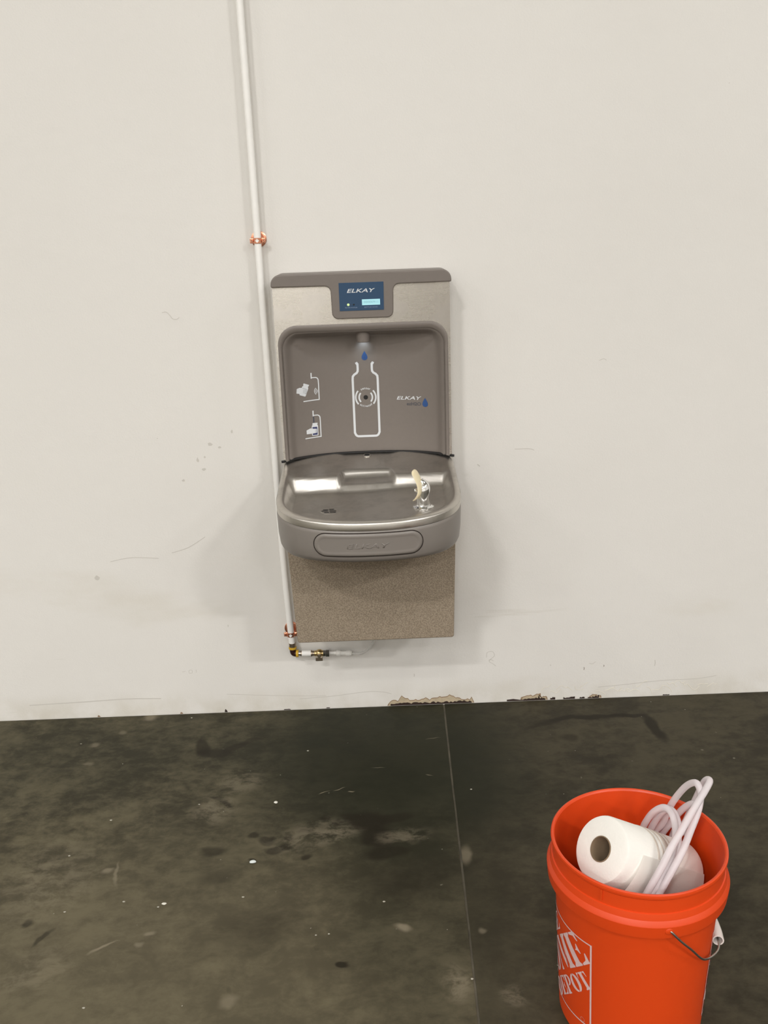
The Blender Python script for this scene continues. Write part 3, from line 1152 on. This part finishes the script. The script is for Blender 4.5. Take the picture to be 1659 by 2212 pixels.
# shallow dimples stamped in the notch apron
dim = np.exp(-((np.abs(((X+.046)/.016) % 1-.5))/.22)**2)*nsstep((.070-np.abs(X+.046))/.012)*nsstep((S-.085)/.01)*nsstep((.128-S)/.01)
zint = zint-.0012*dim
e1 = nsstep((E-.0150)/.024)
Eb = (YB[None, :]-Y)*np.ones_like(X)
cor = nsstep((np.abs(X-XC)-.055)/.04)
e1 = e1*(1-cor*(1-nsstep((Eb-.008)/.026)))
crown = .0060*np.sqrt(np.clip(1-(1-np.clip(E/.0110, 0, 1))**2, 0, 1))-.0060
Z = (RZm+crown)*(1-e1)+zint*e1
verts = [(float(X[i, j]), float(Y[i, j]), float(Z[i, j])) for i in range(NV) for j in range(NU)]
faces = [(i*NU+j, (i+1)*NU+j, (i+1)*NU+j+1, i*NU+j+1) for i in range(NV-1) for j in range(NU-1)]
BAS = mesh_obj('basin', verts, faces, M['basin'], FT, True)


def basin_z(x, y):
    d = (X-x)**2+(Y-y)**2
    i = np.unravel_index(np.argmin(d), d.shape)
    return float(Z[i])


# rolled steel edge below the crown
bm = bmesh.new()
rows = []
for (dz, ins) in ((-.0058, 0.0), (-.009, -.0006), (-.016, -.0008), (-.0205, .0002), (-.0215, .002)):
    rows.append([bm.verts.new((x+math.copysign(ins, XC-x) if abs(x-XC) > .1 else x, y+ins*(1 if y < -.30 else 0), rimz(y)+dz)) for x, y in OUT])
for a, b in zip(rows, rows[1:]):
    for i in range(len(OUT)-1):
        bm.faces.new((a[i], a[i+1], b[i+1], b[i]))
bm_obj('basin_edge', bm, M['rim'], FT, True, .9)

# ---- plastic apron
bm = bmesh.new()
levels = [(0.0, .0025), (.04, .0005), (.10, 0.0), (.55, .0015), (.80, .0045), (.90, .009), (.96, .016), (1.0, .030)]
ZB = .6435
rows = []
nO = len(OUT)
for (t, ins) in levels:
    row = []
    for i, (x, y) in enumerate(OUT):
        a = OUT[max(i-1, 0)]; b = OUT[min(i+1, nO-1)]
        tx, ty = b[0]-a[0], b[1]-a[1]
        l = math.hypot(tx, ty)
        nx, ny = -ty/l, tx/l                 # points inwards
        z1 = rimz(y)-.0220
        row.append(bm.verts.new((x+nx*ins, min(y+ny*ins, -.002), z1+(ZB-z1)*t)))
    rows.append(row)
for a, b in zip(rows, rows[1:]):
    for i in range(nO-1):
        bm.faces.new((a[i], a[i+1], b[i+1], b[i]))
bm.faces.new(rows[-1])
APR = bm_obj('apron', bm, M['apron'], FT, True, .9)


# ---- push bar set in the apron (conforms to the bowed front)
def pill_ring(w, h, n=18):
    rr = h/2
    a = arc(w/2-rr, 0, rr, -90, 90, n)
    b = arc(-w/2+rr, 0, rr, 90, 270, n)
    top = [(w/2-rr-(w-2*rr)*k/24, rr) for k in range(1, 24)]
    bot = [(-w/2+rr+(w-2*rr)*k/24, -rr) for k in range(1, 24)]
    return a+top+b+bot


def apron_y(x, z):
    t = (rimz(y_front(x))-.022-z)/(rimz(y_front(x))-.022-ZB)
    ins = 0
    for (a, ia), (b, ib) in zip(levels, levels[1:]):
        if a <= t <= b:
            ins = ia+(ib-ia)*(t-a)/(b-a)
    return y_front(x)+ins


def front_pill(name, cx, cz, w, h, prof_, m, parent):
    bm = bmesh.new()
    rows = []
    for (ins, out) in prof_:
        rows.append([bm.verts.new((cx+a, apron_y(cx+a, cz+b)-out, cz+b+.010*0)) for a, b in pill_ring(w-2*ins, h-2*ins)])
    for a, b in zip(rows, rows[1:]):
        for i in range(len(a)):
            j = (i+1) % len(a)
            bm.faces.new((a[i], a[j], b[j], b[i]))
    # fill the centre by bridging mirrored points (keeps the bow)
    last = rows[-1]
    n_ = len(last)
    half_n = n_//2
    # last ring order: right arc (bottom->top), top (right->left), left arc (top->bottom), bottom (left->right)
    order_top = last[9:n_//2+9]
    order_bot = [last[(9-1-i) % n_] for i in range(len(order_top))]
    for i in range(len(order_top)-1):
        try:
            bm.faces.new((order_top[i], order_top[i+1], order_bot[i+1], order_bot[i]))
        except ValueError:
            pass
    return bm_obj(name, bm, m, parent, True, .7)


front_pill('push_bar_groove', -.0450, .6935, .2585, .0600, [(0, -.001), (0, .0006), (.0018, .0007)], M['gap'], APR)
front_pill('push_bar', -.0450, .6935, .2545, .0560, [(0, .0002), (.0004, .0022), (.0030, .0040), (.0070, .0046), (.010, .0034), (.013, .0032)], M['apron'], APR)
bm = slice_x(fit_text('ELKAY', -.095, .005, .6860, .6975, .2, .006), .006)
bmesh.ops.solidify(bm, geom=bm.faces[:], thickness=.0001)
for v in bm.verts:
    x, zz = v.co.x, v.co.y
    v.co = (x, apron_y(x, zz)-.0040-(v.co.z*8 if v.co.z else 0), zz)
bm_obj('embossed_lettering', bm, M['apron'], APR)
for sx in (-1, 1):                       # side push pads
    bm = bmesh.new()
    rows = []
    for (ins, out) in ((0, 0.0), (.0005, .0020), (.003, .0034), (.006, .0034)):
        rows.append([bm.verts.new((XC+sx*(HW-.0012+out), -.235+a, .6935+.02+b)) for a, b in pill_ring(.135-2*ins, .044-2*ins, 10)])
    for a, b in zip(rows, rows[1:]):
        for i in range(len(a)):
            j = (i+1) % len(a)
            bm.faces.new((a[i], a[j], b[j], b[i]))
    bm.faces.new(rows[-1])
    bm_obj('side_push_pad', bm, M['apron'], APR, True, .7)

# ---- drain grate, filler drain hole
dx, dy = -.139, -.338
dz = basin_z(dx, dy)
DR = lathe('drain_grate', [(0, .0012), (.020, .0012), (.0225, .0008), (.0240, -.0005), (.0240, -.004)], M['basin'], (dx, dy, dz+.0008), (0, -.05, 1), 32, FT)
for (px_, py_, ln) in ((-.011, .010, .014), (.004, .012, .014), (-.013, .001, .018), (.007, .001, .018), (-.008, -.009, .013), (.008, -.009, .016)):
    bm = bmesh.new()
    ring = [bm.verts.new((dx+px_+a*1.0, dy+py_+b, dz+.0024+py_*.05)) for a, b in pill_ring(ln, .0046, 5)]
    bm.faces.new(ring)
    bm_obj('drain_slot', bm, M['hole'], DR)
hx, hy = -.0445, -.060
hz = basin_z(hx, hy)
HO = lathe('filler_drain', [(0, .0010), (.0075, .0010), (.0092, .0020), (.0110, .0004), (.0110, -.003)], M['basin'], (hx, hy, hz+.0012), (0, -.12, 1), 24, FT)
lathe('drain_hole', [(0, .0020), (.0078, .0019), (.0080, .0008)], M['hole'], (hx, hy, hz+.0012), (0, -.12, 1), 20, HO)

# ---- bubbler with chrome body and cream mouth guard
bx_, by_ = .0905, -.388
bz = basin_z(bx_, by_)
BUB = bpy.data.objects.new('bubbler', None)
col.objects.link(BUB)
BUB.location = (bx_, by_, bz)
BUB.parent = FT
BUB.matrix_parent_inverse = world_of(FT).inverted()
lathe('chrome_base', [(0, -.004), (.026, -.003), (.0255, .0010), (.021, .0026), (.0185, .0035), (.0175, .006)], M['chrome'], (bx_, by_, bz), (0, 0, 1), 32, BUB)
pth = catmull([(bx_, by_, bz), (bx_, by_, bz+.020), (bx_+.001, by_, bz+.036), (bx_+.002, by_, bz+.050), (bx_-.001, by_, bz+.059), (bx_-.006, by_, bz+.063)], 6)
rad = [.0168-(.0168-.0075)*sstep(max(0, (i/len(pth)-.40))/.60) for i in range(len(pth))]
tube('chrome_body', pth, rad, M['chrome'], BUB, 28)
tube('spout_tip', [(bx_-.010, by_, bz+.040), (bx_-.016, by_-.001, bz+.041), (bx_-.021, by_-.001, bz+.042)], [.0052, .0050, .0042], M['chrome'], BUB, 16)
# mouth guard: curved tongue, wide flat strap bent in an S
gpth = catmull([(bx_+a, by_+b, bz+c) for a, b, c in ((-.0250, -.014, .0190), (-.0160, -.018, .0270), (-.0090, -.0185, .0380), (-.0075, -.015, .0530),
                                                     (-.0095, -.009, .0690), (-.0165, -.004, .0850), (-.0215, -.002, .0930))], 8)
wid = []
bm = bmesh.new()
n_ = len(gpth)
rings = []
for i, q in enumerate(gpth):
    t = i/(n_-1)
    a = gpth[max(i-1, 0)]; b = gpth[min(i+1, n_-1)]
    T = (b-a).normalized()
    side = Vector((.42, .86, 0)).normalized()
    side = (side-T*side.dot(T)).normalized()
    nn = T.cross(side)
    endf = math.sqrt(max(0.02, 1-max(0, (t-.80)/.20)**2))*math.sqrt(max(0.05, 1-max(0, (.14-t)/.14)**2))
    w_ = (.0085+.0085*sstep((t-.35)/.4))*endf
    th = .0019*(.4+.6*endf)
    ring = []
    for k in range(16):
        ang = 2*PI*k/16
        cc, ss = math.cos(ang), math.sin(ang)
        cup = .0030*(cc*cc)*(1 if t > .3 else t/.3)
        ring.append(bm.verts.new(q+side*w_*cc+nn*(th*ss+cup)))
    rings.append(ring)
for a, b in zip(rings, rings[1:]):
    for k in range(16):
        bm.faces.new((a[k], a[(k+1) % 16], b[(k+1) % 16], b[k]))
bm.faces.new(rings[0][::-1]); bm.faces.new(rings[-1])
bm_obj('mouth_guard', bm, M['cream'], BUB, True, 1.2)

# ---- lower cabinet
bm = bmesh.new()
zt_, zb_ = .700, .3285
tl, tr, bl, br = -.2660, .1830, -.2510, .1735
rr = .007
fr = [(tl, zt_)] + [(bl+rr-rr*math.cos(a), zb_+rr-rr*math.sin(a)) for a in np.linspace(0, PI/2, 5)] \
    + [(br-rr+rr*math.sin(a), zb_+rr-rr*math.cos(a)) for a in np.linspace(0, PI/2, 5)] + [(tr, zt_)]
CB = bm_obj('cabinet', prism(fr, -.234, -.001), M['cabinet'], FT, False)
bevel(CB, .003, 3, .9)

# ================================================================== SUPPLY PIPE
PXY = [(-.3085, 2.9), (-.3080, 2.4), (-.3080, 1.934), (-.3065, 1.686), (-.3055, 1.376), (-.3032, 1.065), (-.3018, .888), (-.2970, .501), (-.2895, .264), (-.2880, .2325)]
PR = thing('supply_pipe', 'thin white water pipe running down the wall to a small valve', 'pipe', (-.288, -.03, .20))
up_path = catmull([(x, -.030, z) for x, z in PXY], 6)
tube('pipe_wrap', up_path, .0092, M['pipe'], PR, 20)
tube('elbow_collar', [(-.2878, -.030, .236), (-.2876, -.030, .222)], .0102, M['bronze'], PR, 20)
tube('thread_tape', [(-.2876, -.030, .2235), (-.2875, -.030, .2170)], .0115, M['yellow'], PR, 18)
tube('elbow', catmull([(-.2875, -.030, .221), (-.2873, -.030, .209), (-.2840, -.030, .2022), (-.2735, -.030, .2008)], 6), .0094, M['darkelbow'], PR, 18)
tube('thread_tape', [(-.2785, -.030, .2010), (-.2715, -.030, .2008)], .0112, M['yellow'], PR, 18)
tube('nipple', [(-.272, -.030, .2008), (-.2625, -.030, .2005)], .0068, M['nickel'], PR, 18)
tube('coupling', [(-.2655, -.030, .2005), (-.2610, -.030, .2004)], .0078, M['bronze'], PR, 18)
tube('pipe_wrap', [(-.2615, -.030, .2004), (-.2330, -.030, .1995)], .0088, M['pipe'], PR, 20)
tube('valve_collar', [(-.2345, -.030, .1996), (-.2310, -.030, .1995), (-.2308, -.030, .1995), (-.2235, -.030, .1992)], [.0095, .0095, .0076, .0076], M['bronze'], PR, 20)
VB = lathe('valve_body', [(0, 0), (.0078, 0), (.0086, .002), (.0086, .006), (.0112, .009), (.0122, .014), (.0112, .019), (.0090, .022), (.0090, .026), (0, .026)], M['brass'],
           (-.2240, -.030, .1992), (1, 0, -.02), 24, PR)
tube('valve_stem', [(-.2095, -.034, .1988), (-.2095, -.046, .1988)], .0045, M['brass'], VB, 14)
bm = box_bm(-.2205, -.1995, -.0475, -.0450, .1815, .1935)
bm = box_bm(-.2140, -.2050, -.0475, -.0450, .1900, .2035, bm)
H_ = bm_obj('valve_handle', bm, M['bronze'], VB)
bevel(H_, .001, 2)


def hexnut(name, p0, p1, rad, m, parent):
    return tube(name, [p0, p1], rad, m, parent, 6)


hexnut('valve_nut', (-.1985, -.030, .1988), (-.1910, -.030, .1986), .0098, M['nickel'], PR)
hexnut('valve_nut', (-.1900, -.030, .1986), (-.1805, -.030, .1984), .0112, M['nickel'], PR)
tube('stub_tube', [(-.1820, -.030, .1985), (-.1640, -.030, .1978)], .0050, M['fitting'], PR, 16)
lathe('push_fitting', [(0, 0), (.0056, 0), (.0062, .002), (.0062, .006), (.0088, .008), (.0095, .011), (.0095, .015), (.0085, .018), (.0070, .020), (.0070, .034),
                       (.0085, .036), (.0090, .040), (.0090, .046), (.0078, .0475), (.0078, .051), (.0060, .052), (0, .052)], M['fitting'], (-.1660, -.030, .1979), (1, 0, -.065), 24, PR)

CT = tag(tube('clear_tube', catmull([(-.1145, -.030, .1945), (-.100, -.031, .1935), (-.085, -.036, .197), (-.068, -.048, .212), (-.052, -.062, .236), (-.042, -.075, .27), (-.040, -.082, .326)], 8),
              .0042, M['clear'], None, 14, .0009), 'clear plastic tube curving up from the pipe fitting under the cabinet', 'tube')


def pipe_clamp(name, x, z, label, flange_dz):
    t = thing(name, label, 'clamp', (x, -.001, z))
    lathe('flange', [(0, 0), (.0205, 0), (.0205, .0016), (.0175, .0030), (.0145, .0032), (.0130, .0060), (0, .0060)], M['copper'], (x, -.0004, z+flange_dz), (0, -1, 0), 32, t)
    # split ring round the pipe
    yc = -.030
    prof_ = [(.0096, -.0062), (.0108, -.0068), (.0116, -.0060), (.0116, .0060), (.0108, .0068), (.0096, .0062)]
    rg = lathe('ring', prof_, M['copper'], (x, yc, z), (.015, 0, 1), 36, t, .7, True)
    tube('post', [(x, -.005, z), (x, -.0205, z)], .0058, M['copper'], t, 16)
    for s in (-1, 1):
        ear = bm_obj('ear', box_bm(x+s*.0145-.0055, x+s*.0145+.0055, yc-.0028, yc+.0028, z-.0065, z+.0065), M['copper'], t)
        bevel(ear, .0018, 2)
        sc_ = lathe('screw', [(0, .0030), (.0030, .0030), (.0040, .0020), (.0042, 0)], M['copper'], (x+s*.0152, yc-.0026, z), (0, -1, 0), 16, t)
        lathe('screw_slot', [(0, .0034), (.0014, .0033), (.0014, .0025)], M['maroon'], (x+s*.0152, yc-.0026, z), (0, -1, 0), 8, sc_)
    dm = [(x, yc-.0130, z+.0050), (x+.0052, yc-.0122, z), (x, yc-.0130, z-.0050), (x-.0052, yc-.0122, z)]
    bm = bmesh.new()
    f = [bm.verts.new(q) for q in dm]; g = [bm.verts.new((q[0], yc-.0100, q[2])) for q in dm]
    bm.faces.new(f[::-1])
    for i in range(4):
        bm.faces.new((f[i], f[(i+1) % 4], g[(i+1) % 4], g[i]))
    bm_obj('diamond_window', bm, M['pipe'], t)
    return t


pipe_clamp('pipe_clamp', -.3055, 1.376, 'copper pipe clamp holding the white pipe above the fountain', .004)
pipe_clamp('pipe_clamp', -.2900, .2640, 'copper pipe clamp beside the lower corner of the taupe cabinet', .007)

# ================================================================== BUCKET
BX, BY = .4112, -1.166
BK = thing('bucket', 'orange plastic bucket with printed white logo and wire handle', 'bucket', (BX, BY, 0))


def rb(z):
    return .1262+.0140*z/.30


prof_b = [(0, .004), (.106, .004), (.110, .0), (.1185, .0), (.1235, .0030), (rb(.010), .0100), (rb(.05), .05), (rb(.15), .15), (rb(.25), .25), (rb(.288), .288),
          (.1403, .2895), (.1515, .2885), (.1528, .2893), (.1538, .2970), (.1550, .3115), (.1543, .3135), (.1500, .3205), (.1484, .3285), (.1476, .3315),
          (.1456, .3322), (.1456, .3570), (.1468, .3590), (.1487, .3605), (.1492, .3640), (.1488, .3675), (.1468, .3690), (.1442, .3682), (.1424, .3655), (.1405, .340),
          (rb(.25)-.0022, .25), (rb(.1)-.0022, .1), (rb(.02)-.0022, .012), (.118, .0075), (0, .0070)]
lathe('bucket_body', prof_b, M['orange'], (BX, BY, 0), (0, 0, 1), 128, BK, .22)
# mould nib below the lip
a0 = math.radians(-128)
nib = bm_obj('mould_nib', box_bm(-.0016, .0016, -.0022, .0015, -.010, .010), M['orange'], None)
nib.location = (BX+.1462*math.cos(a0), BY+.1462*math.sin(a0), .3480)
nib.rotation_euler = (0, 0, a0+PI/2)
nib.parent = BK
nib.matrix_parent_inverse = world_of(BK).inverted()


def wrap_bucket(name, bm, az_ref, m, off=.0005):
    """x = distance along the circumference from az_ref (positive counter clockwise seen from above), y = height"""
    slice_x(bm, .0045)
    for v in bm.verts:
        z = v.co.y
        a = az_ref+v.co.x/.1325
        rr_ = rb(z)+off+.0004
        v.co = (BX+rr_*math.cos(a), BY+rr_*math.sin(a), z)
    return bm_obj(name, bm, m, BK)


# stencil letters, unit height, drawn as separate strokes
def stem(x0, x1, s=.07, lo=0., hi=1.):
    return [(x0-s, lo), (x1+s, lo), (x1+s, lo+.05), (x1, lo+.12), (x1, hi-.12), (x1+s, hi-.05), (x1+s, hi), (x0-s, hi), (x0-s, hi-.05), (x0, hi-.12), (x0, lo+.12), (x0-s, lo+.05)]


def halfring(cx, ro_x, ri_x, sgn, cut=.05, ry=.5, cy=.5, ri_y=.40):
    o = [(cx+sgn*(cut+ro_x*math.sin(t)), cy+ry*math.cos(t)) for t in np.linspace(0.02, PI-.02, 14)]
    i = [(cx+sgn*(cut+ri_x*math.sin(t)), cy+ri_y*math.cos(t)) for t in np.linspace(PI-.02, 0.02, 14)]
    return o+i


LET = {
    'T': (.82, [stem(.29, .53, .09), [(.0, 1), (.16, 1), (.16, .93), (.07, .86), (.03, .68), (.0, .68)], [(.82, 1), (.66, 1), (.66, .93), (.75, .86), (.79, .68), (.82, .68)]]),
    'H': (.95, [stem(.08, .34), stem(.60, .86), [(.38, .46), (.56, .46), (.56, .56), (.38, .56)]]),
    'E': (.86, [stem(.08, .36), [(.47, 1), (.82, 1), (.84, .70), (.80, .70), (.70, .88), (.47, .94)], [(.44, .48), (.54, .52), (.62, .64), (.66, .64), (.66, .34), (.62, .34), (.54, .46)],
                [(.47, 0), (.82, 0), (.87, .32), (.82, .32), (.70, .12), (.47, .06)]]),
    'O': (.92, [halfring(.46, .43, .16, -1, .025), halfring(.46, .43, .16, 1, .025)]),
    'M': (1.16, [stem(.06, .14, .05), [(.20, 1), (.46, 1), (.68, .30), (.62, .04), (.58, .04)], [(.72, .28), (.66, .04), (.74, .30), (.78, .62), (.78, .42)], stem(.82, 1.08)]),
    'D': (.90, [stem(.08, .34), halfring(.40, .44, .20, 1, .02)]),
    'P': (.84, [stem(.08, .34), halfring(.40, .40, .17, 1, .02, .29, .71, .22)]),
}


def logo(az_right):
    S_ = .1830
    zb0 = .0460
    def T(u, v):
        # rotated 45 degrees in the square, then to (distance from right edge, height)
        x = (u-v)/math.sqrt(2)
        z = (u+v)/math.sqrt(2)
        return (x-S_, z+zb0)
    polys = []
    def line(word, u0, u1, v0, v1):
        gap = .035
        tot = sum(LET[c][0] for c in word)+gap*(len(word)-1)
        x = 0
        for c in word:
            w, ps = LET[c]
            for q in ps:
                polys.append([T(u0+(u1-u0)*(x+a)/tot, v0+(v1-v0)*b) for a, b in q])
            x += w+gap
    line('HOME', .024, .2310, -.0260, .0300)
    line('DEPOT', .0600, .2000, -.0660, -.0345)
    line('THE', .082, .178, .0380, .0680)
    bm = bmesh.new()
    for q in polys:
        bm.faces.new([bm.verts.new((a, b, 0)) for a, b in q])
    bmesh.ops.triangulate(bm, faces=bm.faces)
    wrap_bucket('logo_lettering', bm, az_right, M['logo'])
    fr = [(0, zb0), (0, zb0+S_), (-S_, zb0+S_), (-S_, zb0)]
    bm = bmesh.new()
    t = .0034
    for q in ([(-t, zb0), (0, zb0), (0, zb0+S_), (-t, zb0+S_)], [(-S_, zb0), (-S_+t, zb0), (-S_+t, zb0+S_), (-S_, zb0+S_)],
              [(-S_+t, zb0+S_-t*.8), (-t, zb0+S_-t*.8), (-t, zb0+S_), (-S_+t, zb0+S_)], [(-S_+t, zb0), (-t, zb0), (-t, zb0+t*.8), (-S_+t, zb0+t*.8)]):
        bm.faces.new([bm.verts.new((a, b, 0)) for a, b in q])
    wrap_bucket('logo_frame', bm, az_right, M['logo'])
    wrap_bucket('trademark_ring', polys_bm(ribbon(arc(-.010-.009, zb0+.008, .0045, 0, 340, 16), .0012, True)), az_right, M['logodim'], .0006)


logo(math.radians(-135.4))
logo(math.radians(-135.4+180))

# handle
BH = bpy.data.objects.new('bail_handle', None)
col.objects.link(BH)
BH.location = (BX+.14, BY, .18)
BH.parent = BK
BH.matrix_parent_inverse = world_of(BK).inverted()


def Bp(x, y, z):
    return (BX+x, BY+y, z)


w = [Bp(.010, -.148, .3035), Bp(.0145, -.1545, .3025), Bp(.030, -.1535, .284), Bp(.052, -.145, .258), Bp(.077, -.126, .222), Bp(.096, -.105, .2005), Bp(.114, -.0885, .1930), Bp(.128, -.071, .1880),
     Bp(.136, -.052, .1830), Bp(.140, -.036, .1780), Bp(.145, -.010, .175), Bp(.147, .03, .175), Bp(.146, .066, .178), Bp(.141, .082, .183), Bp(.130, .097, .190), Bp(.105, .118, .205),
     Bp(.075, .135, .225), Bp(.045, .147, .260), Bp(.018, .1525, .290), Bp(.002, .1545, .3025), Bp(.0, .148, .3035)]
tube('bail_wire', catmull(w, 8), .0019, M['wire'], BH, 10)
tube('hand_grip', catmull([Bp(.1405, -.038, .1765), Bp(.1460, -.010, .1745), Bp(.1480, .03, .1745), Bp(.1460, .066, .1775)], 6), .0098, M['grip'], BH, 22, .0024)
for (x, y) in ((.0105, -.1540), (.0005, .1540)):
    lathe('handle_boss', [(0, .0012), (.0050, .0012), (.0062, .0004), (.0065, -.004)], M['orange'], Bp(x, y, .3035), (x, y, 0), 20, BK)

# ================================================================== PAPER TOWEL ROLL
E1 = Vector(Bp(-.0745, -.040, .3775)); E2 = Vector(Bp(.0875, .0372, .2605))
ax = (E2-E1).normalized()
RL = (E2-E1).length
TR = thing('paper_towel_roll', 'white paper towel roll lying tilted in the orange bucket', 'paper towel', tuple(E1+ax*RL))
ro, ri = .0565, .0205
lathe('roll', [(ri+.0012, .0), (ro-.006, .0008), (ro-.0015, .0022), (ro, .006), (ro+.0004, RL*.5), (ro, RL-.006), (ro-.0015, RL-.002), (ro-.006, RL), (ri+.0012, RL)], M['paper'], E1, ax, 64, TR, .6, True)
lathe('cardboard_core', [(ri+.0012, -.0012), (ri-.0004, -.0014), (ri-.0008, .002), (ri-.0008, RL-.002), (ri+.0012, RL)], M['card'], E1, ax, 40, TR, .6, True)
for (h, wd) in ((.080, .006), (.094, .0045), (.105, .013), (.124, .005)):
    lathe('embossed_band', [(ro+.0006, h), (ro+.0010, h+.0008), (ro+.0010, h+wd-.0008), (ro+.0006, h+wd), (ro-.001, h+wd), (ro-.001, h)], M['paper2'], E1, ax, 64, TR, .8, True)
# loose outer sheet hanging off the front of the roll
q = Vector((0, 0, 1)).rotation_difference(ax)


def roll_pt(rad_, ang, h):
    return E1 + q @ Vector((rad_*math.cos(ang), rad_*math.sin(ang), h))


# angle at which the surface faces the camera
tocam = (Vector((-.0174, -2.5328, 1.395))-(E1+E2)/2)
loc = q.inverted() @ tocam
A_c = math.atan2(loc.y, loc.x)
bm = bmesh.new()
rows = []
NA, NH = 34, 40
dirs = -1 if (roll_pt(ro, A_c+.4, RL*.5)-roll_pt(ro, A_c, RL*.5)).z > 0 else 1
for i in range(NA):
    t = i/(NA-1)
    ang = A_c+dirs*(t*1.8-.20)
    row = []
    for j in range(NH):
        s = j/(NH-1)
        h = .018+(RL-.022)*s+.016*(1-s)*(1-t)*0
        h += (1-s)**3*(.022*(1-t)**2)
        lift = .0016+.0030*sstep(t*3)+.0012*math.sin(9*s+4*t)*sstep(t*3)+(.020*sstep((t-.25)/.7)*sstep((.62-s)/.3))
        row.append(bm.verts.new(roll_pt(ro+lift, ang, h)))
    rows.append(row)
for a, b in zip(rows, rows[1:]):
    for j in range(NH-1):
        bm.faces.new((a[j], a[j+1], b[j+1], b[j]))
bm_obj('loose_sheet', bm, M['sheet'], TR, True)

# ================================================================== PLASTIC TUBING COIL
TP = [
    (-0.024, -0.100, 0.299), (-0.007, -0.092, 0.331), (0.015, -0.080, 0.362), (0.038, -0.060, 0.389), (0.064, -0.036, 0.409), (0.091, -0.012, 0.432), (0.115, 0.008, 0.452), (0.126, 0.020, 0.462),
    (0.123, 0.036, 0.449), (0.115, 0.056, 0.393), (0.108, 0.072, 0.343), (0.099, 0.083, 0.312), (0.085, 0.088, 0.240), (0.092, 0.030, 0.150), (0.070, -0.040, 0.130), (0.020, -0.095, 0.200),
    (-0.004, -0.100, 0.298), (0.013, -0.092, 0.328), (0.037, -0.076, 0.358), (0.060, -0.054, 0.378), (0.080, -0.030, 0.399), (0.100, -0.006, 0.422), (0.108, 0.010, 0.444), (0.104, 0.022, 0.457),
    (0.095, 0.040, 0.441), (0.084, 0.056, 0.409), (0.075, 0.070, 0.372), (0.068, 0.082, 0.331), (0.040, 0.106, 0.270), (0.035, 0.098, 0.180), (0.000, 0.085, 0.150), (-0.015, 0.100, 0.210),
    (0.026, 0.080, 0.304), (0.034, 0.072, 0.342), (0.044, 0.058, 0.376), (0.058, 0.044, 0.395), (0.066, 0.026, 0.394), (0.067, 0.006, 0.378), (0.056, -0.026, 0.369), (0.038, -0.058, 0.360),
    (0.015, -0.080, 0.339), (-0.004, -0.096, 0.313), (0.005, -0.104, 0.250), (0.030, -0.090, 0.160), (0.060, -0.020, 0.120), (0.060, 0.060, 0.140), (0.045, 0.107, 0.240), (0.043, 0.086, 0.296),
    (0.050, 0.076, 0.335), (0.059, 0.060, 0.372), (0.070, 0.046, 0.389), (0.077, 0.030, 0.381), (0.072, 0.004, 0.370), (0.059, -0.031, 0.364), (0.038, -0.064, 0.350), (0.022, -0.080, 0.330),
    (0.007, -0.096, 0.306), (0.020, -0.104, 0.240), (0.060, -0.080, 0.150), (0.090, 0.020, 0.140), (0.066, 0.107, 0.220), (0.071, 0.096, 0.290), (0.083, 0.078, 0.337), (0.099, 0.064, 0.376),
    (0.111, 0.050, 0.396), (0.114, 0.040, 0.390), (0.113, 0.050, 0.352), (0.111, 0.066, 0.323), (0.097, 0.086, 0.318), (0.086, 0.090, 0.270),
]
CO = tag(tube('plastic_tubing', [Vector(Bp(*v)) for v in catmull(TP, 9)], .0060, M['tube'], None, 14), 'looped milky plastic tubing sticking out of the orange bucket', 'tubing')

# ================================================================== CRUMBS ON THE FLOOR
CR = [(-.340, -.714, .0050, 'crumbb', 'round bluish white pebble lying on the concrete floor'),
      (-.309, -.483, .0044, 'crumb', 'bright white paint chip lying on the dark concrete below the fountain'),
      (-.519, -.841, .0036, 'crumb', None)]
CR += [(x, y, q*.85, 'flake', None) for x, y, q in (
    (-.781, -.663, .0026), (-.718, -.529, .0030), (-.732, -.854, .0022), (-.613, -1.119, .0024), (-.506, -.476, .0022), (-.154, -.951, .0020), (-.038, -.861, .0026), (-.348, -.829, .0024),
    (-.610, -.829, .0026), (.129, -1.086, .0026), (.194, -.456, .0024), (-.607, -.029, .0024), (-.904, -.155, .0018), (-.242, -.240, .0028), (-.181, -.953, .0018), (-.530, -.850, .0024))]
for k, (x, y, s, m_, lab) in enumerate(CR):
    bm = bmesh.new()
    bmesh.ops.create_icosphere(bm, subdivisions=2, radius=s)
    rnd = random.Random(k)
    rnd_s = rnd.random()
    for v in bm.verts:
        v.co *= rnd.uniform(.82, 1.1)
        v.co.x *= 1.25+(.5*rnd_s)
        v.co.z *= .6 if k < 2 else .35
    zmin = min(v.co.z for v in bm.verts)
    for v in bm.verts:
        v.co += Vector((x, y, -zmin-.0002))
    o = bm_obj('pebble' if k == 0 else 'paint_chip', bm, M[m_], None, True)
    if lab is None:
        if y > -.1:
            lab = 'tiny white flake on the floor at the foot of the wall'
        elif x > .18:
            lab = 'tiny white flake on the darker slab just across the floor joint'
        elif x > .1:
            lab = 'tiny white flake touching the floor joint near the bucket'
        else:
            lab = 'small white paint flake scattered on the concrete floor'
    tag(o, lab, 'debris', None if k < 2 else 'paint flakes on the floor')
